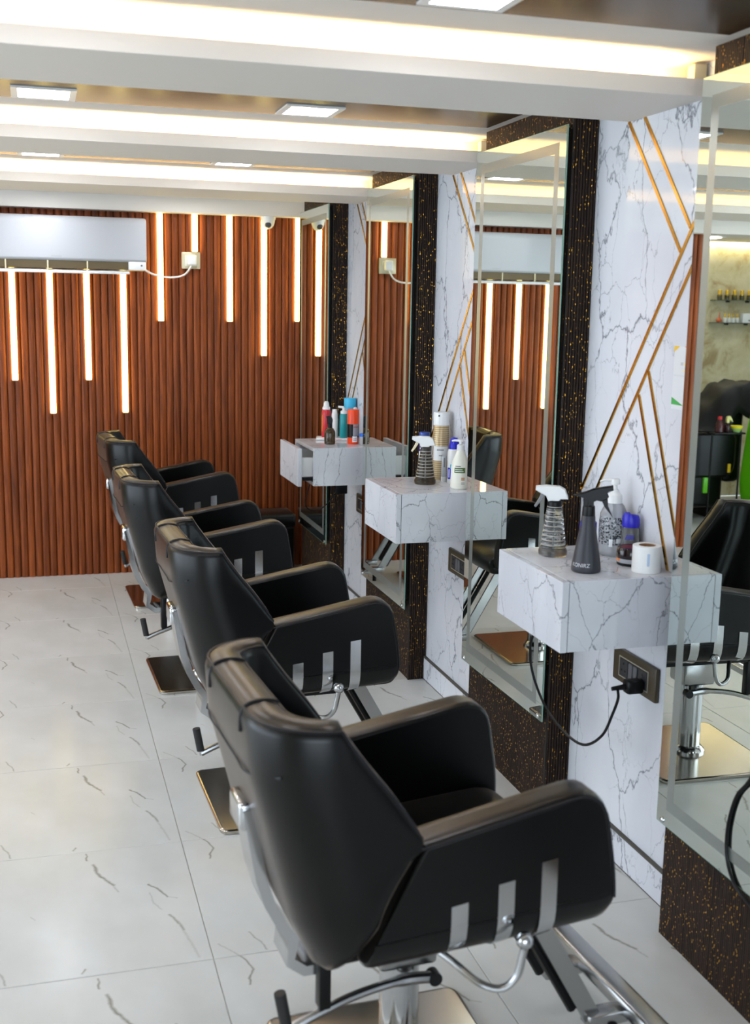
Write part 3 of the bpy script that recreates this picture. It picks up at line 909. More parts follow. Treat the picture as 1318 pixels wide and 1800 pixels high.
    for sg in (-1, 1):
        def low(b):
            q = max(0.0, min(1.0, (0.56 - b) / 0.12)); return q * q * (3 - 2 * q)
        lift = {0.250: 0.0, 0.272: 0.005, 0.288: 0.014, 0.299: 0.030, 0.3045: 0.045, 0.3065: 0.058}
        L = [(0.224, 0.010), (0.227, 0.004), (0.234, 0.0), (0.250, 0.0), (0.272, 0.0), (0.288, 0.0), (0.299, 0.003), (0.3045, 0.008), (0.3065, 0.013)]
        arm = MB().layered(poly, L, lambda a, b, c: (a, sg * c, b + lift.get(c, 0.0) * low(b))).build('arm', M_LEATHER, t, ang=50)
        top = [(a, b) for a, b in poly if b > 0.55]
        top = [p for p in poly[:8]] + [p for p in poly[8:14]]
        MB().tube([(a - 0.004, sg * 0.3035, b - 0.009) for a, b in top], 0.0026, 6).build('piping', M_STITCH, arm)
        for uc, zt in ((-0.006, 0.563), (0.090, 0.592), (0.180, 0.623)):
            pth = [(uc, sg * 0.3068, zt), (uc, sg * 0.3072, 0.535), (uc, sg * 0.3068, 0.515), (uc, sg * 0.3035, 0.492), (uc, sg * 0.296, 0.474), (uc, sg * 0.283, 0.460), (uc, sg * 0.265, 0.451), (uc, sg * 0.24, 0.446)]
            nn = [(0, sg, 0), (0, sg, 0), (0, sg, -0.15), (0, sg, -0.4), (0, sg, -0.8), (0, sg * 0.6, -1), (0, sg * 0.3, -1), (0, 0, -1)]
            MB().ribbon(pth, (1, 0, 0.12), 0.034, 0.003, nn).build('chrome_strap', M_CHROME, arm, ang=60)
    # seat
    sp = rnd_poly([(-0.26, 0.505, 0.02), (0.300, 0.545, 0.06), (0.360, 0.488, 0.04), (0.340, 0.438, 0.03), (-0.22, 0.425, 0.02)], 5)
    MB().layered(sp, [(-0.228, 0.02), (-0.222, 0.005), (-0.21, 0), (0, -0.006), (0.21, 0), (0.222, 0.005), (0.228, 0.02)], lambda a, b, c: (a, c, b)).build('seat', M_LEATHER, t, ang=50)
    # mechanism, column, base
    MB().rbox(-0.16, 0.20, -0.12, 0.12, 0.385, 0.440, 0.008).build('seat_frame', M_DARKMET, t)
    MB().rbox(-0.065, 0.065, -0.058, 0.058, 0.285, 0.390, 0.010).build('pump_head', M_STEEL, t)
    MB().lathe([(0.062, 0.012), (0.062, 0.022), (0.050, 0.036), (0.043, 0.040), (0.043, 0.300), (0.036, 0.304)], 28).build('column', M_CHROME, t)
    pl = rnd_poly([(-0.238, -0.26, 0.035), (0.238, -0.26, 0.035), (0.238, 0.26, 0.035), (-0.238, 0.26, 0.035)], 6)
    MB().layered(pl, [(0.0, 0.004), (0.002, 0.0), (0.011, 0.0), (0.0135, 0.003), (0.0145, 0.010)], lambda a, b, c: (a, b, c)).build('base_plate', mat('base_steel', (192, 186, 176), 0.17, metal=1.0), t, ang=45)
    lv = spline([(0.052, -0.066, 0.262), (-0.02, -0.066, 0.268), (-0.12, -0.066, 0.255), (-0.21, -0.066, 0.228), (-0.268, -0.066, 0.205)], 5)
    lev = MB().tube(lv, [0.013] * 6 + [0.010] * (len(lv) - 6), 10).build('pump_lever', M_STEEL, t)
    MB().lathe([(0.015, -0.014), (0.015, 0.014)], 14).xform(lambda x, y, z: (x + 0.052, z - 0.066, y + 0.262)).build('pivot', M_DARKMET, lev)
    MB().tube([(-0.266, -0.066, 0.200), (-0.270, -0.066, 0.218)], 0.008, 10).build('pedal_pin', M_CHROME, lev)
    MB().tube([(-0.270, -0.066, 0.216), (-0.284, -0.066, 0.292)], [0.0125, 0.0125], 12).build('rubber_grip', mat('rubber_grip', (34, 33, 33), 0.6), lev)
    MB().rbox(-0.205, -0.180, -0.082, -0.050, 0.245, 0.400, 0.003).build('link_bracket', M_BLACK, t)
    MB().tube([(-0.16, 0.05, 0.36), (0.05, 0.05, 0.345), (0.20, 0.05, 0.37)], 0.014, 10).build('gas_strut', M_BLACK, t)
    # recline lever with ball
    lp = spline([(-0.05, -0.16, 0.435), (0.00, -0.24, 0.418), (0.040, -0.30, 0.392), (0.078, -0.322, 0.384), (0.104, -0.333, 0.408), (0.114, -0.336, 0.450), (0.117, -0.337, 0.470)], 6)
    rl = MB().tube(lp, 0.0075, 10).build('recline_lever', M_STEEL, t)
    MB().lathe([(0.001, -0.017), (0.009, -0.0145), (0.0152, -0.008), (0.017, 0), (0.0152, 0.008), (0.009, 0.0145), (0.001, 0.017)], 18, (0.117, -0.337, 0.484)).build('ball_knob', M_CHROME, rl)
    # footrest
    fr = MB()
    for v in (-0.10, 0.10):
        a = Vector((0.235, v, 0.44)); b = Vector((0.420, v, 0.115)); d = (b - a).normalized(); q = Vector((-d.z, 0, d.x)) * 0.020
        vs = []
        for P_ in (a, b):
            for s1 in (-1, 1):
                for dv in (-0.006, 0.006):
                    p_ = P_ + q * s1; vs.append((p_.x, p_.y + dv, p_.z))
        MB().add(vs, [(0, 1, 3, 2), (4, 6, 7, 5), (0, 4, 5, 1), (2, 3, 7, 6), (0, 2, 6, 4), (1, 5, 7, 3)]).build('footrest_leg', M_STEEL, t, smooth=False)
        MB().tube([(0.215, v * 0.75, 0.42), (0.385, v * 0.75, 0.125)], 0.011, 8).build('footrest_damper', M_BLACK, t)
        MB().rbox(0.405, 0.505, v - 0.022, v + 0.022, 0.095, 0.125, 0.004).build('footrest_bracket', M_STEEL, t)
        MB().lathe([(0.012, 0.045), (0.012, 0.10)], 12, (0.462, v - 0.02, 0.0)).build('rubber_bumper', M_BLACK, t)
    bp_ = rnd_poly([(0.488, 0.108, 0.012), (0.545, 0.112, 0.012), (0.550, 0.140, 0.012), (0.492, 0.146, 0.012)], 4)
    MB().layered(bp_, [(-0.235, 0.010), (-0.230, 0.002), (-0.22, 0), (0.22, 0), (0.230, 0.002), (0.235, 0.010)], lambda a, b, c: (a, c, b)).build('foot_bar', M_STEEL, t, ang=40)
    return t
chair0 = make_chair()
poses = {4: (.709, 2.163, .067), 3: (.746, 3.67, .034), 2: (.697, 5.062, .041), 1: (.710, 6.532, .083)}
chair_lab = {4: 'black leather salon chair nearest the camera, largest in view', 3: 'second black salon chair from the camera, behind the nearest one',
             2: 'third black salon chair from the camera, in front of the farthest one', 1: 'farthest black salon chair, against the slatted wood wall'}
for k in (4, 3, 2, 1):
    c = chair0 if k == 4 else copy_tree(chair0)
    x, y, a = poses[k]
    c.location = (x, y, 0); c.rotation_euler = (0, 0, a); c['label'] = chair_lab[k]
for o in bpy.data.objects:      # the floor plates stay square to the room although the seats are swivelled
    if o.name.startswith('base_plate'): o.rotation_euler = (0, 0, -o.parent.rotation_euler.z + 0.03)

# ================================================================== BOTTLES ON THE SHELVES
TOP = CZT
def face(x, y): return math.atan2(-y, -x)      # local direction towards the photographer's side
def bottle(name, label, cat, x, y, z=TOP, rz=None, group=None):
    # local +x points to the viewer's right along the shelf, -y to the room side
    return thing(name, label, cat, (x, y, z), face(x, y) + PI / 2 if rz is None else rz, group)
FR = -PI / 2                                    # local angle that faces the camera
P = lambda *a, **k: mat(*a, **k)
clear = mat('clear_plastic', (236, 238, 238), 0.06, trans=0.92, ior=1.25)
smoke = mat('smoky_plastic', (120, 108, 92), 0.08, trans=0.85, ior=1.3)
amber = mat('brown_glass', (86, 70, 48), 0.06, trans=0.55, ior=1.4)
blue = mat('blue_cap', (34, 30, 176), 0.35)

def prism_head(poly, w, sc, z0, name, m, t, bev=0.2):
    pts = [(a * sc, b * sc) for a, b in poly]
    MB().layered(pts, [(-w, w * bev), (-w * 0.7, 0), (w * 0.7, 0), (w, w * bev)], lambda a, b, c: (a, c, b + z0)).build(name, m, t, ang=30)

# --- unit 3 (nearest)
# ribbed clear spray bottle
def ribbed(name, label, x, y, m, headm, trigm, flip=1, h=0.145, rb=0.041, rt=0.021, group='ribbed spray bottles'):
    t = bottle(name, label, 'spray bottle', x, y, group=group)
    prof = [(rb * 0.97, 0), (rb * 1.02, 0.004), (rb * 1.02, 0.016), (rb * 0.95, 0.021)]
    nr = 9
    for i in range(nr):
        z = 0.021 + (h - 0.021) * i / nr; z2 = 0.021 + (h - 0.021) * (i + 1) / nr
        r = lerp(rb * 0.93, rt, i / nr); rr = lerp(rb * 0.93, rt, (i + 1) / nr)
        prof += [(r, z + 0.001), (r * 0.985, lerp(z, z2, 0.55)), (lerp(r, rr, 0.5) * 0.86, z2 - 0.0035), (lerp(r, rr, 0.5) * 0.86, z2 - 0.001)]
    prof += [(rt, h), (rt * 0.9, h + 0.004)]
    MB().lathe(prof, 28).build('body', m, t, ang=40)
    for i in range(nr):
        z2 = 0.021 + (h - 0.021) * (i + 1) / nr - 0.002; r = lerp(rb * 0.93, rt, (i + 0.55) / nr) * 0.93
        ring = [(r * math.cos(2 * PI * q / 24), r * math.sin(2 * PI * q / 24), z2) for q in range(25)]
        MB().tube(ring, 0.0017, 6).build('ring', mat('frosted_ring', (214, 208, 198), 0.25, trans=0.25), t)
    MB().lathe([(rb * 0.9, 0.003), (rb * 0.9, 0.018), (rb * 0.86, 0.02)], 24).build('liquid', mat('leftover_water', (150, 128, 96), 0.1, trans=0.7), t)
    MB().tube([(0, 0, 0.008), (0, 0, h)], 0.0025, 6).build('dip_tube', M_PLAST, t)
    MB().lathe([(rt * 1.02, h - 0.008), (rt * 1.02, h + 0.012), (rt * 0.8, h + 0.016)], 24).build('collar', M_BLACK if m is clear else mat('smoke_collar', (52, 46, 42), 0.4), t)
    f = flip
    head = [(-130, 84), (-60, 92), (30, 88), (66, 68), (86, 20), (88, 2), (40, 0), (25, -16), (-45, -16), (-60, 20), (-100, 40), (-132, 58)]
    prism_head([(a * f, b) for a, b in head], 0.013, 0.000427, h + 0.020, 'spray_head', headm, t)
    trig = [(-66, 46), (-92, 40), (-108, 0), (-138, -52), (-126, -62), (-92, -20), (-72, 16)]
    prism_head([(a * f, b) for a, b in trig], 0.006, 0.000427, h + 0.020, 'trigger', trigm, t)
    return t
ribbed('spray_bottle', 'clear ribbed spray bottle with white trigger head on the nearest shelf', 1.425, 3.005, clear, M_PLAST, M_GREY)
ribbed('spray_bottle', 'smoky ribbed spray bottle with cream trigger on the middle shelf', 1.500, 4.385, smoke, M_PLAST, M_CREAM, 1, 0.135, 0.043, 0.021)
# dark grey cone spray bottle
t = bottle('spray_bottle', 'dark grey cone-shaped spray bottle with black trigger on the nearest shelf', 'spray bottle', 1.424, 2.790)
MB().lathe([(0.036, 0), (0.0395, 0.003), (0.0405, 0.008), (0.0385, 0.024), (0.0245, 0.105), (0.0198, 0.128), (0.0187, 0.152), (0.017, 0.156)], 32).build('body', mat('dark_grey_plastic', (54, 54, 60), 0.38, spec=0.35), t)
MB().lathe([(0.0172, 0.150), (0.0178, 0.156), (0.0165, 0.180), (0.013, 0.184), (0.012, 0.205)], 24).build('collar', M_BLACK, t)
head = [(-290, 350), (-180, 382), (-50, 425), (70, 480), (310, 530), (400, 545), (412, 462), (330, 437), (308, 410), (335, 350), (315, 315), (220, 262), (130, 275), (85, 250), (80, 150), (-95, 150), (-105, 310), (-180, 335)]
prism_head(head, 0.012, 0.000154, 0.155, 'spray_head', M_BLACK, t)
prism_head([(312, 330), (330, 180), (425, -25), (270, 160), (220, 262)], 0.006, 0.000154, 0.155, 'trigger', M_BLACK, t)
vs, fs = text_mesh('KONIRZ', 0.0145)
def wrap(x, y, z):
    zz = 0.018 + y; r = interp([(0.008, 0.0405), (0.024, 0.0385), (0.105, 0.0245)], zz) + 0.0006
    a = FR - 0.42 + x / r
    return (r * math.cos(a), r * math.sin(a), zz)
MB().add(vs, fs).xform(wrap).build('lettering', mat('print_silver', (200, 200, 204), 0.4), t, smooth=False)
# big clear pump dispenser
t = bottle('pump_dispenser', 'large clear patterned pump dispenser with white pump on the nearest shelf', 'dispenser', 1.600, 2.975)
mp = mat('patterned_clear_plastic', (226, 228, 230), 0.08, trans=0.55, ior=1.3)
nt = NT(mp); cc = coord(nt, 'Object')
vo = nt.n('ShaderNodeTexVoronoi', feature='DISTANCE_TO_EDGE', inp={'Vector': cc, 'Scale': 160.0})
zz = nt.n('ShaderNodeSeparateXYZ', inp={'Vector': cc}).outputs['Z']
band = nt.math('MULTIPLY', nt.math('GREATER_THAN', zz, 0.035), nt.math('LESS_THAN', zz, 0.115))
nzz = nt.n('ShaderNodeTexNoise', inp={'Vector': cc, 'Scale': 190.0, 'Detail': 2.0})
msk = nt.math('MULTIPLY', band, nt.math('GREATER_THAN', nzz.outputs['Fac'], 0.52))
nt.set('Base Color', nt.mix(msk, lin((226, 228, 232)), lin((60, 62, 68))))
nt.set('Transmission Weight', nt.math('SUBTRACT', 0.6, nt.math('MULTIPLY', msk, 0.5)))
MB().lathe([(0.034, 0), (0.039, 0.004), (0.041, 0.012), (0.0415, 0.100), (0.039, 0.122), (0.029, 0.145), (0.019, 0.156), (0.017, 0.160)], 32).build('body', mp, t)
MB().lathe([(0.0215, 0.152), (0.0215, 0.174), (0.0195, 0.178), (0.012, 0.184), (0.010, 0.192), (0.006, 0.194), (0.006, 0.206), (0.0125, 0.208), (0.0125, 0.220), (0.010, 0.224)], 24).build('pump_collar', M_PLAST, t)
MB().tube([(0, 0, 0.219), (-0.030, 0, 0.219), (-0.044, 0, 0.213)], [0.006, 0.0045, 0.003], 8).build('spout', M_PLAST, t)
MB().tube([(0, 0, 0.015), (0, 0, 0.155)], 0.004, 6).build('dip_tube', M_PLAST, t)
MB().patch(0.0420, FR - 0.25, FR + 0.0, 0.030, 0.052, 5).patch(0.0420, FR + 0.25, FR + 0.65, 0.040, 0.054, 5).build('label', mat('label_white', (236, 237, 240), 0.4), t, smooth=False)
# clear bottle with dark-blue flip cap
t = bottle('shampoo_bottle', 'small clear bottle with dark blue cap beside the pump dispenser', 'bottle', 1.618, 2.905)
MB().lathe([(0.022, 0), (0.026, 0.003), (0.027, 0.02), (0.026, 0.085), (0.022, 0.098), (0.018, 0.102)], 24, sy=0.7).build('body', clear, t)
MB().lathe([(0.0235, 0.094), (0.0250, 0.098), (0.0245, 0.118), (0.021, 0.128), (0.010, 0.124), (0.001, 0.121)], 24, sy=0.75).xform(lambda x, y, z: (x, y, z + (0.006 if x < 0 and z > 0.11 else 0))).build('cap', blue, t)
MB().add([(-0.016, -0.0192, 0.060), (0.010, -0.0192, 0.060), (0.010, -0.0192, 0.074), (-0.010, -0.0192, 0.074)], [(0, 1, 2, 3)]).build('label', mat('print_blue', (60, 60, 150), 0.4), t, smooth=False)
# blue and white box-like can behind
t = bottle('blue_can', 'blue and white can behind the dark grey spray bottle', 'can', 1.560, 3.055)
MB().lathe([(0.024, 0), (0.025, 0.002), (0.025, 0.078)], 24).build('body', M_PLAST, t)
MB().lathe([(0.0255, 0.047), (0.0255, 0.083), (0.024, 0.085)], 24).build('cap', blue, t)
MB().patch(0.0256, FR - 0.3, FR + 1.4, 0.004, 0.012, 8).patch(0.0256, FR + 0.4, FR + 1.4, 0.012, 0.040, 8).build('label', mat('print_violet', (104, 88, 190), 0.4), t, smooth=False)
# round tin
t = bottle('wax_tin', 'round dark hair wax tin with red lid top behind the paper roll', 'tin', 1.590, 2.843)
MB().lathe([(0.038, 0), (0.040, 0.002), (0.040, 0.008)], 32).build('base', M_BLACK, t)
MB().lathe([(0.0395, 0.008), (0.0395, 0.020)], 32).build('band', mat('silver_print', (176, 178, 184), 0.35), t)
MB().lathe([(0.0405, 0.020), (0.0415, 0.024), (0.0415, 0.044), (0.038, 0.050), (0.034, 0.051), (0.033, 0.0485)], 32).build('lid', mat('dark_lid', (34, 20, 22), 0.2, coat=0.4), t)
MB().lathe([(0.032, 0.0485), (0.032, 0.0495), (0.001, 0.0497)], 32).build('lid_label', mat('print_dark_red', (120, 40, 44), 0.4), t)
MB().patch(0.0400, FR - 1.5, FR - 0.9, 0.012, 0.030, 4).build('orange_label', mat('print_orange', (236, 128, 44), 0.4), t, smooth=False)
# paper roll
t = bottle('paper_roll', 'white neck paper roll with brown core at the right end of the nearest shelf', 'paper roll', 1.586, 2.752)
MB().lathe([(0.0380, 0), (0.0390, 0.001), (0.0390, 0.073), (0.0380, 0.074), (0.0230, 0.074), (0.0230, 0.060)], 32, cap=False).build('paper', mat('tissue_white', (238, 238, 236), 0.7), t)
MB().lathe([(0.0230, 0.040), (0.0230, 0.0735), (0.0215, 0.0735), (0.0215, 0.040), (0.001, 0.040)], 28, cap=False).build('core', mat('cardboard', (140, 104, 74), 0.8), t)
MB().patch(0.0394, FR + 0.05, FR + 0.22, 0.022, 0.056, 4).build('wrapper_print', mat('pale_blue_print', (176, 196, 224), 0.5), t, smooth=False)

# --- unit 2 (middle)
Y2 = 0.0
t = bottle('hairspray_can', 'tall gold plaid hairspray can with white cap on the middle shelf', 'spray can', 1.605, 4.500)
mg = mat('gold_plaid_print', (190, 160, 104), 0.35, metal=0.25)
nt = NT(mg); cc = coord(nt, 'Object')
w1 = nt.n('ShaderNodeTexWave', wave_type='BANDS', bands_direction='Z', inp={'Vector': cc, 'Scale': 36.0, 'Distortion': 0.0})
w2 = nt.n('ShaderNodeTexWave', wave_type='BANDS', bands_direction='X', inp={'Vector': cc, 'Scale': 70.0, 'Distortion': 0.0})
nt.set('Base Color', nt.mix(nt.math('MULTIPLY', w2.outputs['Fac'], 0.55), nt.mix(w1.outputs['Fac'], lin((168, 138, 88)), lin((222, 204, 168))), lin((120, 92, 54))))
MB().lathe([(0.0315, 0), (0.033, 0.003), (0.033, 0.225), (0.031, 0.230)], 28).build('can', mg, t)
MB().lathe([(0.0325, 0.225), (0.0330, 0.227), (0.0330, 0.275), (0.0320, 0.279), (0.001, 0.2795)], 28).build('cap', M_PLAST, t)
MB().patch(0.0334, FR - 1.1, FR + 1.1, 0.080, 0.140, 12).build('label', mat('label_pale', (222, 222, 220), 0.4), t, smooth=False)
MB().patch(0.0337, FR - 0.5, FR + 0.4, 0.122, 0.128, 8).patch(0.0337, FR - 0.2, FR + 0.2, 0.100, 0.104, 5).build('print', mat('print_midgrey', (150, 148, 150), 0.4), t, smooth=False)
MB().lathe([(0.0035, 0), (0.0035, 0.0006)], 10).xform(lambda x, y, z: (x - 0.010, -0.0328 - z, y + 0.266)).build('cap_dot', M_BLACK, t)
MB().patch(0.0336, FR - 1.45, FR - 1.2, 0.003, 0.224, 3).build('edge_print', mat('gold_print', (206, 160, 86), 0.3, metal=0.5), t, smooth=False)
t = bottle('mousse_can', 'purple and white can half hidden left of the gold can', 'can', 1.555, 4.565)
MB().lathe([(0.0215, 0), (0.0225, 0.003), (0.0225, 0.110)], 22).build('can', M_PLAST, t)
MB().lathe([(0.0227, 0.110), (0.0227, 0.150)], 22).build('upper_print', mat('print_purple', (52, 36, 112), 0.4), t)
MB().lathe([(0.0225, 0.150), (0.0225, 0.188), (0.021, 0.190)], 22).build('cap', mat('blue_translucent', (58, 84, 168), 0.3), t)
MB().patch(0.0229, FR - 0.9, FR + 0.3, 0.120, 0.126, 6).patch(0.0229, FR - 0.9, FR + 0.3, 0.132, 0.138, 6).build('print', mat('label_white', (236, 237, 240), 0.4), t, smooth=False)
MB().patch(0.0229, FR - 0.9, FR + 0.4, 0.060, 0.064, 6).patch(0.0229, FR - 0.9, FR + 0.4, 0.074, 0.078, 6).patch(0.0229, FR - 0.9, FR + 0.4, 0.09, 0.094, 6).build('print', mat('print_purple', (52, 36, 112), 0.4), t, smooth=False)
t = bottle('deodorant_can', 'white aerosol can with royal blue cap on the middle shelf', 'spray can', 1.618, 4.375)
MB().lathe([(0.0245, 0), (0.026, 0.003), (0.026, 0.125), (0.0235, 0.138), (0.020, 0.143)], 26).build('can', M_PLAST, t)
MB().lathe([(0.0212, 0.140), (0.0218, 0.143), (0.0205, 0.158), (0.0155, 0.180), (0.011, 0.187), (0.001, 0.189)], 26).build('cap', mat('royal_blue', (26, 30, 190), 0.3), t)
MB().patch(0.0263, FR - 1.1, FR - 0.35, 0.020, 0.066, 8).build('blue_print', mat('royal_blue', (26, 30, 190), 0.3), t, smooth=False)
MB().patch(0.0264, FR - 0.55, FR + 0.1, 0.062, 0.080, 6).build('cyan_print', mat('print_cyan', (40, 170, 206), 0.4), t, smooth=False)
MB().patch(0.0265, FR - 0.85, FR - 0.65, 0.026, 0.060, 3).build('white_print', mat('label_white', (236, 237, 240), 0.4), t, smooth=False)
t = bottle('cream_tube', 'slim clear tube with dark print in front of the gold can', 'tube', 1.598, 4.435)
MB().lathe([(0.010, 0), (0.011, 0.002), (0.0105, 0.095), (0.009, 0.105)], 18).build('tube', mat('milky_plastic', (218, 222, 226), 0.25, trans=0.3), t)
MB().lathe([(0.0112, 0), (0.0112, 0.020)], 18).build('cap', M_PLAST, t)
MB().patch(0.0112, FR - 0.1, FR + 0.4, 0.060, 0.098, 3).build('print', M_GREY, t, smooth=False)
t = bottle('lotion_bottle', 'white lotion pump bottle with green label on the middle shelf', 'pump bottle', 1.598, 4.245)
MB().lathe([(0.034, 0), (0.0375, 0.004), (0.0380, 0.020), (0.0365, 0.085), (0.032, 0.108), (0.022, 0.132), (0.0165, 0.146), (0.0155, 0.152)], 30).build('body', mat('ivory_plastic', (232, 230, 216), 0.3), t)
MB().lathe([(0.0150, 0.150), (0.0158, 0.152), (0.0150, 0.172), (0.012, 0.175), (0.006, 0.176), (0.006, 0.184), (0.011, 0.185), (0.011, 0.192), (0.008, 0.194)], 22).build('pump', M_PLAST, t)
MB().tube([(0, 0, 0.189), (-0.024, 0, 0.190), (-0.036, 0, 0.187)], [0.0055, 0.0045, 0.003], 8).build('spout', M_PLAST, t)
MB().patch(0.0378, FR - 0.65, FR + 0.55, 0.066, 0.086, 10, r1=0.0370).build('label', mat('olive_green', (84, 112, 46), 0.4), t, smooth=False)
MB().patch(0.0381, FR - 0.55, FR + 0.25, 0.0775, 0.0805, 8, r1=0.0379).patch(0.0382, FR - 0.55, FR + 0.35, 0.070, 0.073, 8, r1=0.0381).build('print', mat('label_white', (236, 237, 240), 0.4), t, smooth=False)
MB().patch(0.0373, FR - 0.55, FR + 0.05, 0.090, 0.0935, 6, r1=0.0370).build('print', M_GREY, t, smooth=False)
MB().patch(0.0384, FR + 0.12, FR + 0.5, 0.036, 0.048, 6).build('seal_print', mat('print_peach', (206, 164, 128), 0.4), t, smooth=False)
MB().patch(0.0384, FR + 0.12, FR + 0.5, 0.026, 0.028, 6).patch(0.0384, FR + 0.12, FR + 0.5, 0.021, 0.023, 6).build('print', M_GREY, t, smooth=False)

# --- unit 1 (farthest)
t = bottle('oil_bottle', 'small brown glass bottle with black cap on the farthest shelf', 'bottle', 1.450, 5.775)
MB().lathe([(0.025, 0), (0.0285, 0.004), (0.0290, 0.055), (0.027, 0.068), (0.018, 0.082), (0.012, 0.086), (0.012, 0.092)], 26).build('body', amber, t)
MB().lathe([(0.0125, 0.086), (0.0125, 0.104), (0.010, 0.106)], 20).build('collar', M_BLACK, t)
prism_head([(-14, 0), (12, 0), (15, 20), (10, 34), (-6, 44), (-20, 40), (-16, 24)], 0.010, 0.001, 0.104, 'spray_head', M_BLACK, t)
t = bottle('tray', 'flat white tray behind the brown bottle on the farthest shelf', 'tray', 1.51, 5.96)
MB().rbox(-0.085, 0.085, -0.035, 0.060, 0, 0.014, 0.004).build('tray_body', M_PLAST, t)
MB().box(-0.03, 0.05, -0.0354, -0.034, 0.005, 0.008).build('red_print', mat('print_pink', (226, 140, 140), 0.5), t, smooth=False)
ZT1 = TOP + 0.014
t = bottle('mousse_bottle', 'red mousse bottle with white nozzle cap on the farthest shelf', 'bottle', 1.482, 5.985, ZT1)
MB().lathe([(0.023, 0), (0.0245, 0.003), (0.0245, 0.132), (0.021, 0.146), (0.018, 0.149)], 24).build('body', mat('red_print_body', (198, 42, 56), 0.3), t)
MB().lathe([(0.0205, 0.147), (0.0205, 0.158), (0.016, 0.162), (0.013, 0.182), (0.008, 0.190), (0.001, 0.191)], 22).build('cap', M_PLAST, t)
MB().patch(0.0247, FR - 1.3, FR - 0.9, 0.03, 0.12, 4).build('print', mat('print_orange', (236, 128, 44), 0.4), t, smooth=False)
t = bottle('roll_on_bottle', 'slim plain white bottle in front of the red one on the farthest shelf', 'bottle', 1.524, 5.968, ZT1)
MB().lathe([(0.0175, 0), (0.0190, 0.003), (0.0190, 0.096), (0.0170, 0.099), (0.0165, 0.125), (0.0145, 0.128), (0.0125, 0.147), (0.010, 0.149)], 22).build('body', mat('matt_white', (236, 234, 232), 0.4), t, ang=28)
t = bottle('teal_bottle', 'teal bottle with white pump partly behind the orange can', 'bottle', 1.566, 5.938, ZT1)
MB().lathe([(0.020, 0), (0.022, 0.003), (0.022, 0.115), (0.018, 0.128)], 22).build('body', mat('teal_plastic', (22, 140, 146), 0.25), t)
MB().lathe([(0.017, 0.126), (0.017, 0.142), (0.008, 0.146), (0.008, 0.160)], 20).build('pump', M_PLAST, t)
MB().tube([(0, 0, 0.161), (-0.030, 0, 0.164)], 0.006, 8).build('spout', M_PLAST, t)
t = bottle('shaving_can', 'orange and black spray can with tall orange cap on the farthest shelf', 'spray can', 1.573, 5.770)
MB().lathe([(0.0285, 0), (0.030, 0.003), (0.030, 0.035)], 26).build('lower_can', mat('bright_orange', (238, 70, 22), 0.3), t)
MB().lathe([(0.030, 0.035), (0.030, 0.106)], 26).build('upper_can', M_BLACK, t)
MB().lathe([(0.0305, 0.104), (0.0305, 0.176), (0.029, 0.180), (0.001, 0.181)], 26).build('cap', mat('bright_orange', (238, 70, 22), 0.3), t)
MB().patch(0.0304, FR + 0.0, FR + 1.1, 0.044, 0.104, 8).build('grey_label', mat('label_grey', (150, 148, 154), 0.4), t, smooth=False)
MB().patch(0.0306, FR - 0.1, FR + 0.8, 0.012, 0.042, 8).build('barcode_label', mat('label_white', (236, 237, 240), 0.4), t, smooth=False)
MB().patch(0.0308, FR + 0.05, FR + 0.65, 0.020, 0.0225, 5).patch(0.0308, FR + 0.05, FR + 0.65, 0.028, 0.0305, 5).patch(0.0308, FR + 0.05, FR + 1.0, 0.088, 0.092, 5).build('print', mat('print_brick', (160, 60, 60), 0.5), t, smooth=False)
MB().lathe([(0.010, 0.181), (0.008, 0.189), (0.001, 0.191)], 14, (0.01, 0.01, 0)).build('nozzle', M_PLAST, t)
t = bottle('shampoo_can', 'tall can with sky blue cap behind the orange can', 'can', 1.617, 6.000)
MB().lathe([(0.031, 0), (0.0325, 0.003), (0.0325, 0.060)], 26).build('lower_can', M_BLACK, t)
MB().lathe([(0.0325, 0.060), (0.0325, 0.064)], 26).build('green_ring', mat('print_lime', (186, 206, 40), 0.4), t)
MB().lathe([(0.0325, 0.064), (0.0325, 0.110)], 26).build('dark_band', M_BLACK, t)
MB().lathe([(0.0325, 0.110), (0.0325, 0.165)], 26).build('upper_can', mat('label_lilac', (170, 178, 204), 0.4), t)
MB().lathe([(0.0330, 0.163), (0.0330, 0.212), (0.030, 0.220), (0.001, 0.221)], 26).build('cap', mat('sky_blue', (60, 180, 222), 0.3), t)
t = bottle('cotton_jar', 'small clear jar with bright blue lid on the farthest shelf', 'jar', 1.618, 5.728)
MB().lathe([(0.0185, 0), (0.020, 0.002), (0.020, 0.044)], 20).build('jar', mat('milky_plastic2', (214, 216, 216), 0.2, trans=0.4), t)
MB().lathe([(0.0212, 0.042), (0.0212, 0.057), (0.020, 0.058)], 20).build('lid', mat('bright_blue', (22, 110, 226), 0.3), t)

